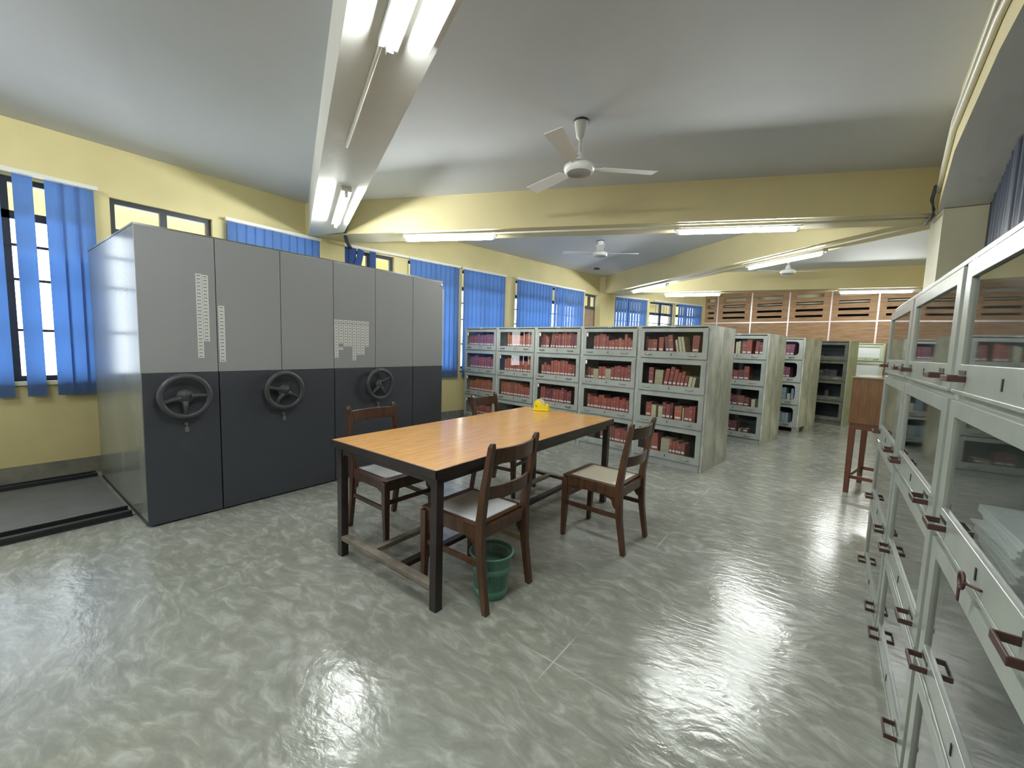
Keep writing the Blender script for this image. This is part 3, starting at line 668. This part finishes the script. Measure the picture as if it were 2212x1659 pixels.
put_books(R1, 3, dsl([(0.09, .028, .19, 'b', 0, 0), (.12, .036, .165, 'r', 0, 1), (None, .030, .165, 's', 0, 1), (None, .050, .165, 'r', 0, 1), (.285, .058, .185, 'r', 0, 1), (.40, .042, .19, 'b', -7, 1), (.455, .050, .205, 'r', -7, 1),
    (.565, .024, .165, 'c', -11, 0), (.605, .032, .19, 'c', -11, 0), (.655, .028, .19, 'c', -11, 0), (.75, .075, .20, 's', 2, 1)]), P[4])
put_books(R1, 2, dsl([(.165, .058, .205, 's', 0, 1), (.25, .100, .185, 't', 2, 0), (.375, .045, .20, 'r', 8, 1), (.44, .045, .22, 's', 9, 1), (.50, .042, .20, 'r', 9, 1), (.56, .035, .175, 'r', 8, 1), (.612, .036, .185, 's', 8, 1), (.665, .034, .15, 's', 8, 1), (.715, .036, .145, 'c', 8, 0), (.77, .030, .14, 'c', 8, 0)]), P[4])
put_books(R1, 1, dsl([(.15, .070, .185, 'r', 0, 1), (None, .058, .165, 'c', 0, 0), (.335, .052, .16, 'c', 0, 0), (.40, .042, .20, 's', 0, 1), (None, .052, .185, 's', 0, 1), (None, .030, .20, 'm', 0, 1), (.575, .085, .175, 'o', 0, 1), (.685, .015, .165, 'c', 0, 0), (.71, .055, .175, 's', 0, 1), (None, .038, .19, 'r', 0, 1), (None, .030, .19, 's', 0, 0), ]), P[4])
put_books(R1, 0, dsl([(.19, .06, .205, 'r', -4, 1), (.27, .09, .205, 'r', -4, 1), (.40, .105, .175, 't', 2, 0), (.535, .034, .18, 'r', 0, 1), (None, .036, .165, 'r', 0, 1), (None, .034, .17, 's', 0, 1), (None, .032, .155, 's', 0, 1), (None, .042, .155, 's', 0, 1)]), P[4])
R2 = rowA[3]
put_books(R2, 3, rand_seq(.20, .93, hmin=.14, hmax=.215, wmin=.036, wmax=.054), P[3])
put_books(R2, 2, rand_seq(.06, .93, 'rssb', hmin=.16, hmax=.21, wmin=.038, wmax=.054, special={3: ('t', .08, .155, False), 6: ('t', .085, .165, False)}), P[3])
put_books(R2, 1, rand_seq(.13, .86, 'rrs', hmin=.17, hmax=.20, wmin=.034, wmax=.052), P[3])
put_books(R2, 0, rand_seq(.40, .88, 'rbs', hmin=.16, hmax=.20, wmin=.036, wmax=.052), P[3])
R3 = rowA[2]
put_books(R3, 3, rand_seq(.08, .95, 'rssm', hmin=.16, hmax=.23, wmin=.034, wmax=.048, lean_at=(4, 5)), P[2])
put_books(R3, 2, rand_seq(.12, .88, 'rrso', hmin=.16, hmax=.22, wmin=.036, wmax=.05), P[2])
put_books(R3, 1, rand_seq(.12, .82, 'smrs', hmin=.17, hmax=.22, wmin=.038, wmax=.05, special={13: ('o', .09, .20, True)}), P[2])
R4 = rowA[1]
put_books(R4, 3, rand_seq(.24, .90, 'oro', hmin=.185, hmax=.225, wmin=.042, wmax=.055), P[1])
put_books(R4, 2, rand_seq(.18, .92, 'rro', hmin=.18, hmax=.215, wmin=.044, wmax=.056), P[1])
put_books(R4, 1, rand_seq(.10, .92, 'rrs', hmin=.16, hmax=.22, wmin=.044, wmax=.056), P[1])
R5 = rowA[0]
put_books(R5, 3, rand_seq(.10, .92, 'psrp', hmin=.18, hmax=.22, wmin=.05, wmax=.06), P[0])
put_books(R5, 2, rand_seq(.14, .92, 'psrr', hmin=.18, hmax=.22, wmin=.05, wmax=.06), P[0])
put_books(R5, 1, rand_seq(.14, .95, 'rr', hmin=.18, hmax=.21, wmin=.05, wmax=.06), P[0])
put_books(R5, 0, rand_seq(.32, .85, 'sr', hmin=.17, hmax=.20, wmin=.05, wmax=.06), P[0])
bookcase('steel_bookcase', 'grey steel bookcase standing back to back behind the right end of the long row', endA + nA*0.85, ANG+PI, 'back-to-back steel bookcases', doors=(0, 1, 2, 3), toplabel=False)

# rows further back -------------------------------------------------------------
ang = R(-10); d = Vector((math.cos(ang), math.sin(ang), 0)); n = Vector((-math.sin(ang), math.cos(ang), 0)); end = Vector((-0.71, 7.20, 0))
B1 = bookcase('steel_bookcase', 'grey-green steel bookcase ending the second row, just behind the long row', end-d*BW, ang, 'bookcases ending the rows further back', handle='chrome')
pl = 'bookcase ending the second row'
put_books(B1, 3, dsl([(.36, .05, .18, 's', 0, 1), (.45, .03, .19, 'c', 0, 0), (None, .03, .20, 'c', 0, 0), (.56, .06, .20, 's', 0, 1), (None, .07, .225, 'r', 0, 1), (.76, .05, .20, 's', 4, 1), (.84, .05, .19, 'b', 0, 1)]), pl)
put_books(B1, 2, dsl([(.36, .07, .17, 'm', 0, 1), (None, .07, .16, 's', 0, 1), (None, .08, .17, 'm', 0, 1), (None, .07, .21, 's', 0, 1)]), pl)
put_books(B1, 1, dsl([(.36, .08, .18, 'm', 0, 1), (None, .08, .17, 'm', 0, 1), (None, .09, .17, 's', 0, 1), (None, .07, .15, 'm', 0, 1), (.78, .05, .14, 'c', 0, 0)]), pl)
put_books(B1, 0, dsl([(.36, .08, .17, 'm', 0, 1), (None, .09, .17, 'm', 0, 1), (.60, .03, .12, 'c', 0, 0), (.68, .07, .13, 'm', 0, 1)]), pl)
bookcase('steel_bookcase', 'grey steel bookcase standing back to back behind the second row end', end + n*0.85, ang+PI, 'back-to-back steel bookcases', toplabel=False)
ang = R(-15); d = Vector((math.cos(ang), math.sin(ang), 0)); n = Vector((-math.sin(ang), math.cos(ang), 0)); end = Vector((-0.34, 8.90, 0))
B2 = bookcase('steel_bookcase', 'grey bookcase with round-cornered glass doors on feet, ending the third row', end-d*BW, ang, 'bookcases ending the rows further back', rad=0.055, feet=True, body='steel', handle='darkmetal', toplabel=False)
pl = 'round-cornered case of the third row'
put_books(B2, 3, dsl([(.42, .06, .21, 'p', 0, 1), (.50, .06, .13, 'c', 0, 0), (.58, .05, .20, 'p', 4, 1), (None, .06, .20, 'p', 4, 1), (None, .06, .20, 'p', 4, 1)]), pl)
put_books(B2, 2, dsl([(.42, .06, .20, 'p', 0, 1), (None, .06, .21, 'p', 0, 1), (None, .035, .17, 'c', 0, 0), (None, .06, .20, 'p', 0, 1), (None, .06, .19, 'p', 0, 1)]), pl)
put_books(B2, 1, dsl([(.42, .05, .16, 'o', 0, 1), (None, .07, .18, 'o', 0, 1), (.60, .05, .22, 'u', 0, 0), (None, .05, .22, 'u', 0, 0), (.74, .05, .14, 'c', 0, 0), (.81, .04, .21, 'u', 0, 0)]), pl)
put_books(B2, 0, dsl([(.36, .09, .21, 'o', 0, 0), (.48, .05, .20, 'l', 0, 0), (None, .06, .19, 'l', 0, 0), (None, .05, .19, 'u', 0, 0), (None, .05, .18, 'l', 0, 0), (None, .05, .18, 'l', 0, 0)]), pl)
bookcase('steel_bookcase', 'grey steel bookcase back to back behind the round-cornered case', end + n*0.85, ang+PI, 'back-to-back steel bookcases', toplabel=False)
ang = R(-20); d = Vector((math.cos(ang), math.sin(ang), 0)); end = Vector((0.32, 10.44, 0))
B3 = bookcase('steel_bookcase', 'dark olive steel bookcase with a pale green side, before the wooden partition', end-d*BW, ang, 'bookcases ending the rows further back', body='steel_dark', side='steel_pale', door='steel_dark', doors=(3, 2, 1, 0), toplabel=False)
pl = 'dark olive bookcase'
put_books(B3, 3, dsl([(.35, .12, .10, 'b', 0, 0), (.52, .16, .07, 't', 0, 0), (.74, .12, .05, 't', 0, 0)]), pl)
put_books(B3, 2, dsl([(.40, .10, .15, 'k', 0, 0), (None, .10, .16, 'k', 0, 0), (None, .12, .15, 'k', 0, 0)]), pl)
put_books(B3, 1, dsl([(.45, .05, .06, 'c', 0, 0), (.58, .06, .14, 'k', 0, 0), (.70, .06, .07, 'c', 0, 0)]), pl)
# two cabinets against the partition with white paper behind the glass
def far_case(label, x, y, ang, body, first):
    e = bookcase('steel_cabinet', label, Vector((x, y, 0)), ang, None, W_=0.60 if first else BW, body=body, side=body, door=body, toplabel=False, handle='darkmetal')
    e['category'] = 'cabinet'
    w_ = 0.60 if first else BW
    for i in range(4):
        MB().box(0.075, w_-0.075, 0.0, 0.004, TZ[i]+0.075, TZ[i+1]-0.05).build('paper_backing', M['paper'], e)
far_case('pale grey cabinet with bluish paper behind its glass, right of the olive bookcase', 0.36, 12.10, R(-4), 'steel_pale', True)
far_case('dark cabinet with white paper behind its glass, behind the wooden stand', 0.98, 12.05, R(-4), 'steel_dark', False)

# ------------------------------------------------------------------ right-hand cabinets
cabl = ['grey steel glass-door cabinet at the right edge, nearest the camera', 'grey steel glass-door cabinet second along the right edge', 'narrow-looking grey steel cabinet farthest along the right-hand row']
cabs = []
for i, yb in enumerate((1.70, 2.575, 3.45)):
    cabs.append(bookcase('steel_bookcase', cabl[i], (0.300, yb, 0), R(-90), 'steel cabinets along the right side', W_=0.872, D=0.40, body='steel_cab', side='steel_cab', door='steel_cab', glass='case_glass_dusty', detail=True, handle='rust', toplabel=False))
# key hanging from the lock of the nearest cabinet's second door
k = MB(); T = Matrix.Translation((0.280, 1.235, 0.930))
ring = [(0.262+0.0, 1.252+0.017*math.cos(a), 0.925+0.017*math.sin(a)) for a in [2*PI*j/16 for j in range(16)]]
k.tube(ring, 0.0035, 6, closed=True); k.tube([(0.2805, 1.205, 0.930), (0.262, 1.236, 0.927)], 0.003, 6); k.box(0.260, 0.263, 1.256, 1.268, 0.876, 0.908)
tag(k.build('key', M['rust']), 'small dark key with a ring in the lock of the nearest right-hand cabinet', 'key')
pl = 'nearest right cabinet'
CW = 0.872
put_books(cabs[0], 3, [(0.06+0.060*j, .052, .20+.015*((j*7) % 3), 'kbm'[j % 3], 0, 0) for j in range(9)], pl, W_=CW, y0=0.10, depth=0.2)
put_books(cabs[1], 2, [(0.06+0.055*j, .05, .17, 'mk'[j % 2], 0, 0) for j in range(3)], 'second right cabinet', W_=CW, y0=0.12, depth=0.2)
put_books(cabs[1], 3, [(0.06+0.058*j, .05, .15, 'pm'[j % 2], 0, 0) for j in range(5)], 'second right cabinet', W_=CW, y0=0.12, depth=0.2)
put_books(cabs[1], 1, [(0.05, .05, .19, 'u', 0, 0), (.11, .05, .17, 'k', 0, 0)], 'second right cabinet', W_=CW, y0=0.12, depth=0.2)
pp = MB()
for j in range(15):
    o = 0.003*((j*5) % 4); T = Matrix.Translation((0, 0, 0.898+0.007*j)) @ Matrix.Rotation(R(((j*37) % 9)-4), 4, 'Z'); pp.box(-0.11+o, 0.11+o, -0.16, 0.16, 0, 0.0062, 0, T)
o = pp.build('paper_stack', M['paper'], None); o.location = (0.465, 1.49, 0.0); tag(o, 'stack of white papers on a shelf of the nearest right-hand cabinet', 'papers')

# ------------------------------------------------------------------ wooden stand
e = thing('wooden_stand', 'brown wooden box stand on tall legs beyond the right-hand cabinets', 'stand', (0.21, 5.38, 0), R(-14))
sw, sd_ = 0.34, 0.60
MB().box(0, sw, 0, sd_, 0.72, 1.175).build('box', M['stand'], e, 0.004)
MB().box(-0.008, sw+0.008, -0.008, sd_+0.008, 1.175, 1.192).build('top', M['standtop'], e, 0.003)
MB().box(0.01, sw-0.01, 0.01, sd_-0.01, 0.66, 0.72).build('apron', M['standleg'], e)
for x in (0.01, sw-0.055):
    for y in (0.01, sd_-0.055): MB().bar((x+0.022, y+0.022, 0), (x+0.022, y+0.022, 0.68), 0.040, 0.040, 0, 0.05, 0.05).build('leg', M['standleg'], e, 0.003)
for (x0, y0, x1, y1) in ((.03, .03, sw-.03, .03), (.03, sd_-.03, sw-.03, sd_-.03), (.03, .03, .03, sd_-.03), (sw-.03, .03, sw-.03, sd_-.03)):
    MB().bar((x0, y0, 0.17), (x1, y1, 0.17), 0.022, 0.034).build('stretcher', M['standleg'], e)

# ------------------------------------------------------------------ mobile compactor shelving
XF, XB = -3.79, -5.48; DEP = XF-XB; CH = 2.14; SPL = 1.115
def comp_unit(y0, y1, label, upper, wheel=None, wrot=0, strips=(), first=False, last=False):
    e = thing('compactor_unit', label, 'mobile shelving', (XF, y0, 0), R(90), 'units of the grey mobile compactor')
    w_ = y1-y0; g = 0.004
    b = MB(); b.box(g, w_-g, 0.012, DEP, 0.035, CH-0.012, 0); b.box(g, w_-g, 0.03, DEP-0.02, 0.0, 0.035, 1)
    b.build('body', [M['comp_side'], M['railsteel']], e, 0.004)
    MB().box(0.0, w_-0.001, 0.0, DEP, CH-0.012, CH).build('top_sheet', M['comp_side'], e)
    for a_, b_ in upper: MB().box(a_-y0+0.0025, b_-y0-0.0025, -0.004, 0.012, SPL, CH-0.012).build('upper_panel', M['comp_up'], e, 0.002)
    MB().box(0.004, w_-0.004, -0.014, 0.012, 0.012, SPL-0.003).build('lower_panel', M['comp_low'], e, 0.002)
    if wheel is not None:
        wx = wheel-y0; zc = 0.945; T = Matrix.Translation((wx, -0.085, zc)) @ Matrix.Rotation(R(90), 4, 'X') @ Matrix.Rotation(R(wrot), 4, 'Z')
        rim = MB().tube([T @ Vector((0.147*math.cos(a), 0.147*math.sin(a), 0)) for a in [2*PI*j/40 for j in range(40)]], 0.0215, 10, closed=True)
        wo = rim.build('steering_wheel', M['wheel'], e)
        hb = MB().lathe([(0.0, 0.006), (0.050, 0.002), (0.056, -0.014), (0.030, -0.03), (0.022, -0.07)], 20, 0, T); hb.build('hub', M['wheel'], wo)
        for q in (-8, 188, 262):
            sp = MB(); p0 = Vector((0.03*math.cos(R(q)), 0.03*math.sin(R(q)), -0.010)); p1 = Vector((0.145*math.cos(R(q)), 0.145*math.sin(R(q)), 0.0)); pm = (p0+p1)/2 + Vector((0, 0, -0.008))
            sp.tube([T @ p0, T @ pm, T @ p1], [0.026, 0.016, 0.019], 8); sp.build('spoke', M['wheel'], wo)
        kk = MB(); kz = 0.735; kx = wx+0.012
        kk.tube([(kx, -0.014, kz), (kx, -0.035, kz)], 0.011, 10); kk.box(kx-0.004, kx+0.004, -0.040, -0.034, kz-0.05, kz+0.006); kk.box(kx-0.012, kx+0.012, -0.041, -0.036, kz-0.06, kz-0.025)
        kk.build('lock_key', M['railshine'], e)
    for (ya, yb, zt, n_, hgt) in strips:
        q = MB(); xa, xb = ya-y0, yb-y0
        for j in range(n_):
            z1 = zt - j*hgt; q.box(xa, xb, -0.0052, -0.004, z1-hgt*0.9, z1, 0)
            nn = 4; ww = (xb-xa)*0.66/nn
            for c_ in range(nn): x_ = xa + (xb-xa)*0.17 + ww*c_; q.box(x_, x_+ww*0.72, -0.0056, -0.0052, z1-hgt*0.62, z1-hgt*0.34, 1)
        q.build('label_strip', [M['paper'], M['ink']], e)
    return e
comp_unit(0.72, 1.185, 'near end unit of the compactor with two long label columns', [(0.72, 1.185)], 0.95, 8, [(1.058, 1.096, 1.85, 24, 0.0262), (1.099, 1.136, 1.845, 19, 0.0262)])
comp_unit(1.185, 2.14, 'second compactor unit with one label column at its left edge', [(1.185, 1.66), (1.66, 2.14)], 1.645, -22, [(1.197, 1.238, 1.625, 16, 0.0272)])
hd = []
for j, n_ in enumerate((12, 7, 8, 8, 13, 11, 11, 8)):
    ya = 2.147 + 0.0475*j; hd.append((ya, ya+0.040, 1.585, 1, 0.03)); hd.append((ya, ya+0.040, 1.548, n_, 0.0275))
hd.append((2.1945, 2.2345, 1.32, 1, 0.0275))
comp_unit(2.14, 3.09, 'third compactor unit with the block of eight label columns', [(2.14, 2.60), (2.60, 3.09)], 2.605, 40, hd)
lu = comp_unit(3.09, 3.545, 'far end unit of the compactor without a steering wheel', [(3.09, 3.545)])
MB().box(0.457, 0.50, 0.03, 0.05, SPL, 2.05).build('edge_strip', M['comp_edge'], lu)
cd = MB().lathe([(0.0, 0.0), (0.016, 0.0), (0.016, 0.006), (0.0, 0.006)], 12, 0, Matrix.Translation((0.43, -0.004, 2.085)) @ Matrix.Rotation(R(90), 4, 'X')); cd.build('corner_button', M['comp_edge'], lu)
# floor rails
def rail(x0, x1, label, shine=True):
    q = MB(); q.box(x0, x1, -3.0, 0.70, 0.0, 0.012, 0); q.box(x1-0.05, x1-0.012, -3.0, 0.70, 0.012, 0.042, 0)
    q.box(x0+0.012, x0+0.05, -3.0, 0.70, 0.012, 0.042, 0); q.box(x0+0.022, x0+0.040, -3.0, 0.70, 0.042, 0.044, 1)  # thin pale strip paints the highlight along the rail top
    tag(q.build('floor_rail', [M['railsteel'], M['railshine']]), label, 'rail')
rail(-4.33, -4.13, 'front black steel floor rail running out from under the compactor')
rail(-5.66, -5.50, 'rear black steel floor rail along the foot of the window wall')
tag(MB().box(-5.50, -4.33, -3.0, 0.70, 0.0, 0.012).build('rail_platform', M['railfloor']), 'dusty dark platform between the two compactor rails', 'platform')

# ------------------------------------------------------------------ table
TX0, TX1, TY0, TY1, TZt = -2.455, -1.485, 1.365, 3.49, 0.765
e = thing('reading_table', 'long reading table with wood laminate top on a black steel frame', 'table', ((TX0+TX1)/2, (TY0+TY1)/2, 0))
hx, hy = (TX1-TX0)/2, (TY1-TY0)/2
MB().box(-hx+0.006, hx-0.006, -hy+0.006, hy-0.006, TZt-0.018, TZt).build('laminate_top', M['laminate'], e)
f = MB(); f.box(-hx, hx, -hy, -hy+0.006, TZt-0.045, TZt-0.001); f.box(-hx, hx, hy-0.006, hy, TZt-0.045, TZt-0.001); f.box(-hx, -hx+0.006, -hy, hy, TZt-0.045, TZt-0.001); f.box(hx-0.006, hx, -hy, hy, TZt-0.045, TZt-0.001)
f.build('edge_frame', M['blacksteel'], e, 0.0015)
lx, ly = hx-0.045, hy-0.05
a_ = MB(); zc = TZt-0.045-0.02
for s_ in (-1, 1): a_.bar((-lx, s_*ly, zc), (lx, s_*ly, zc), 0.035, 0.04); a_.bar((s_*lx, -ly, zc), (s_*lx, ly, zc), 0.035, 0.04)
for s_ in (-1, 1):
    for u_ in (-1, 1):
        a_.add([(s_*lx, u_*ly-0.015, zc-0.01), (s_*lx, u_*ly+0.015, zc-0.01), (s_*(lx-0.07), u_*ly-0.015, zc-0.01), (s_*(lx-0.07), u_*ly+0.015, zc-0.01), (s_*lx, u_*ly-0.015, zc-0.07), (s_*lx, u_*ly+0.015, zc-0.07)], [(0, 2, 4), (1, 5, 3), (0, 1, 3, 2), (2, 3, 5, 4), (0, 4, 5, 1)])
a_.build('apron_frame', M['blacksteel'], e)
for s_ in (-1, 1):
    for u_ in (-1, 1): MB().box(s_*lx-0.024, s_*lx+0.024, u_*ly-0.024, u_*ly+0.024, 0, TZt-0.046).build('leg', M['blacksteel'], e, 0.002)
for u_ in (-1, 1): MB().bar((-lx+0.024, u_*ly, 0.125), (lx-0.024, u_*ly, 0.125), 0.05, 0.028).build('end_footrest', M['wornsteel'], e, 0.002)
for x in (-0.135, 0.135): MB().bar((x, -ly+0.025, 0.125), (x, ly-0.025, 0.125), 0.045, 0.028).build('long_stretcher', M['wornsteel'] if x < 0 else M['blacksteel'], e, 0.002)

# ------------------------------------------------------------------ chairs
def chair(label, loc, rotz, cane='cane_white', wood='chairwood', worn=False):
    """front faces local +y"""
    e = thing('cane_chair', label, 'chair', loc, rotz, 'wooden cane-seat chairs round the table')
    hw, fd, bd = 0.200, 0.225, -0.205; wm = M[wood]
    for s_ in (-1, 1):
        MB().bar((s_*(hw-0.004), fd-0.004, 0), (s_*(hw-0.002), fd-0.012, 0.25), 0.030, 0.030, 0, 0.040, 0.042).bar((s_*(hw-0.002), fd-0.012, 0.25), (s_*(hw-0.002), fd-0.012, 0.442), 0.040, 0.042, 0, 0.044, 0.044).build('front_leg', wm, e, 0.004)
        r_ = MB(); prof = [(0.0, bd-0.050, 0.030), (0.24, bd-0.010, 0.040), (0.40, bd+0.0, 0.048), (0.48, bd+0.0, 0.046), (0.66, bd-0.022, 0.038), (0.885, bd-0.062, 0.030), (0.905, bd-0.067, 0.020)]
        vs = []
        for z, y, t_ in prof:
            ww = 0.036 if z < 0.8 else 0.032
            if z > 0.9: ww = 0.022
            for i_, j_ in ((-1, -1), (1, -1), (1, 1), (-1, 1)): vs.append((s_*(hw-0.006)+i_*ww/2, y+j_*t_/2, z))
        fs = [(3, 2, 1, 0)]; k_ = len(prof)
        for q in range(k_-1):
            for j_ in range(4): fs.append((q*4+j_, q*4+(j_+1) % 4, (q+1)*4+(j_+1) % 4, (q+1)*4+j_))
        fs.append(tuple((k_-1)*4+j_ for j_ in range(4))); r_.add(vs, fs); r_.build('rear_leg', wm, e, 0.003)
    def curved_rail(z0, z1, y, name):
        n_ = 10; vs = []; L_ = hw-0.020
        for i_ in range(n_+1):
            u = -1+2*i_/n_; yy = y - 0.035*(1-u*u); t_ = 0.018
            for (z, dz) in ((z0, 0.0), (z1, -0.008)): vs += [(u*L_, yy+dz-t_/2, z), (u*L_, yy+dz+t_/2, z)]
        fs = [(0, 2, 3, 1)]
        for i_ in range(n_):
            a0 = i_*4; b0_ = a0+4; fs += [(a0, b0_, b0_+2, a0+2), (a0+1, a0+3, b0_+3, b0_+1), (a0, a0+1, b0_+1, b0_), (a0+2, b0_+2, b0_+3, a0+3)]
        fs.append((n_*4, n_*4+1, n_*4+3, n_*4+2)); MB().add(vs, fs).build(name, wm, e, 0.003)
    curved_rail(0.790, 0.872, bd-0.048, 'top_rail'); curved_rail(0.600, 0.672, bd-0.018, 'back_rail')
    fr = MB(); z0, z1 = 0.385, 0.448
    fr.box(-hw+0.016, hw-0.016, fd-0.030, fd+0.008, z0, z1); fr.box(-hw+0.016, hw-0.016, bd-0.010, bd+0.020, z0, z1)
    fr.box(-hw-0.004, -hw+0.022, bd+0.022, fd-0.030, z0, z1); fr.box(hw-0.022, hw+0.004, bd+0.022, fd-0.030, z0, z1)
    # top lip of the frame
    fr.box(-hw-0.004, hw+0.004, fd-0.045, fd+0.012, z1, z1+0.012); fr.box(-hw+0.018, hw-0.018, bd+0.012, bd+0.045, z1, z1+0.012)
    fr.box(-hw-0.004, -hw+0.035, bd+0.026, fd-0.045, z1, z1+0.012); fr.box(hw-0.035, hw+0.004, bd+0.026, fd-0.045, z1, z1+0.012)
    fr.build('seat_frame', wm, e, 0.003)
    st = MB(); n_ = 8; x0, x1, y0, y1 = -hw+0.030, hw-0.030, bd+0.040, fd-0.040; vs = []
    for i_ in range(n_+1):
        for j_ in range(n_+1):
            u = i_/n_*2-1; v = j_/n_*2-1; vs.append((x0+(x1-x0)*i_/n_, y0+(y1-y0)*j_/n_, z1+0.0145-0.009*(1-u*u)*(1-v*v)))
    fs = [(i_*(n_+1)+j_, (i_+1)*(n_+1)+j_, (i_+1)*(n_+1)+j_+1, i_*(n_+1)+j_+1) for i_ in range(n_) for j_ in range(n_)]
    so = st.add(vs, fs, 0, True).build('cane_seat', M[cane], e); sm_ = so.modifiers.new('t', 'SOLIDIFY'); sm_.thickness = 0.003; sm_.offset = -1
    for s_ in (-1, 1):
        MB().bar((s_*(hw-0.004), bd-0.012, 0.255), (s_*(hw-0.004), fd-0.030, 0.255), 0.016, 0.030).build('side_stretcher', M['wornwood'] if (worn and s_ > 0) else wm, e, 0.002)
        br = MB()       # shaped brackets under the side and rear rails
        for (ya, dr) in ((bd+0.022, 1), (fd-0.030, -1)):
            pts = [(0, 0), (0.085, 0), (0.070, -0.014), (0.045, -0.018), (0.030, -0.030), (0.022, -0.060), (0.0, -0.085)]
            vs = [(s_*(hw-0.012)+o_, ya+dr*p, z0+q) for o_ in (-0.009, 0.009) for p, q in pts]; n2 = len(pts)
            br.add(vs, [tuple(range(n2)), tuple(range(2*n2-1, n2-1, -1))] + [(i_, (i_+1) % n2, n2+(i_+1) % n2, n2+i_) for i_ in range(n2)])
        br.build('corner_bracket', wm, e)
    MB().bar((-hw+0.018, fd-0.010, 0.30), (hw-0.018, fd-0.010, 0.30), 0.016, 0.028).build('front_stretcher', wm, e, 0.002)
    return e
chair('dark wooden chair with white cane seat, nearest the camera at the table corner', (-1.555, 1.745, 0), R(90), worn=True, wood='chairwood2')
chair('wooden chair with cream cane seat on the right side of the table', (-1.245, 2.815, 0), R(88), 'cane_cream', wood='chairwood2')
chair('dark wooden chair between the table and the compactor, its white seat half visible', (-2.505, 1.865, 0), R(-92))
chair('dark wooden chair on the far side of the table, mostly hidden by the tabletop', (-2.43, 3.13, 0), R(-84))

# ------------------------------------------------------------------ tape dispenser
e = thing('tape_dispenser', 'yellow tape dispenser on the far end of the reading table', 'tape dispenser', (-2.195, 3.385, TZt+0.001), R(18))
prof = [(-0.075, 0), (0.075, 0), (0.072, 0.020), (0.070, 0.070), (0.060, 0.074), (0.050, 0.066), (0.038, 0.048), (0.024, 0.046), (0.014, 0.060), (0.002, 0.082), (-0.020, 0.098), (-0.045, 0.098), (-0.064, 0.088), (-0.070, 0.070), (-0.073, 0.020)]
T = Matrix.Translation((0, 0.03, 0)) @ Matrix.Rotation(R(90), 4, 'X')
MB().prism(prof, 0, 0.06, 0, T).build('body', M['yellowplastic'], e, 0.003)
MB().box(-0.080, 0.080, -0.034, 0.034, 0, 0.012).build('base', M['yellowplastic'], e, 0.002)
T = Matrix.Translation((-0.020, 0.012, 0.062)) @ Matrix.Rotation(R(90), 4, 'X')
MB().lathe([(0.028, 0), (0.052, 0), (0.052, 0.024), (0.028, 0.024), (0.028, 0)], 28, 0, T, False).build('tape_roll', M['tape'], e)
MB().box(0.058, 0.072, -0.02, 0.02, 0.073, 0.079).build('cutter', M['chrome'], e)
q = MB(); 
for dx, dz in ((-0.052, 0.050), (-0.044, 0.046), (-0.050, 0.040), (-0.042, 0.038)): q.box(dx-0.003, dx+0.003, -0.0312, -0.0302, dz-0.003, dz+0.003)
q.build('printed_marks', M['ink'], e)

# ------------------------------------------------------------------ waste bin
e = thing('waste_bin', 'green slotted plastic waste bin under the nearest chair', 'waste bin', (-1.41, 1.72, 0))
MB().lathe([(0.088, 0.0), (0.094, 0.03), (0.100, 0.08), (0.104, 0.14), (0.108, 0.152), (0.106, 0.178), (0.113, 0.22), (0.118, 0.243)], 48).build('basket', M['greenmesh'], e)
MB().lathe([(0.0, 0.004), (0.086, 0.004), (0.092, 0.012), (0.097, 0.052), (0.0945, 0.052), (0.088, 0.012), (0.0, 0.010)], 40).build('solid_base', M['green'], e)
MB().tube([(0.120*math.cos(a), 0.120*math.sin(a), 0.246) for a in [2*PI*j/48 for j in range(48)]], 0.0055, 8, closed=True).build('rim', M['green'], e)
MB().lathe([(0.1085, 0.150), (0.112, 0.156), (0.111, 0.176), (0.1075, 0.181)], 48).build('middle_band', M['green'], e)
k_ = 0
for o in [q for q in C.objects if q.name.startswith('trim_')]:
    k_ += 1; o.name = 'trim_%d' % k_
print('BOOKS', nbooks[0], 'OBJECTS', len(bpy.data.objects))
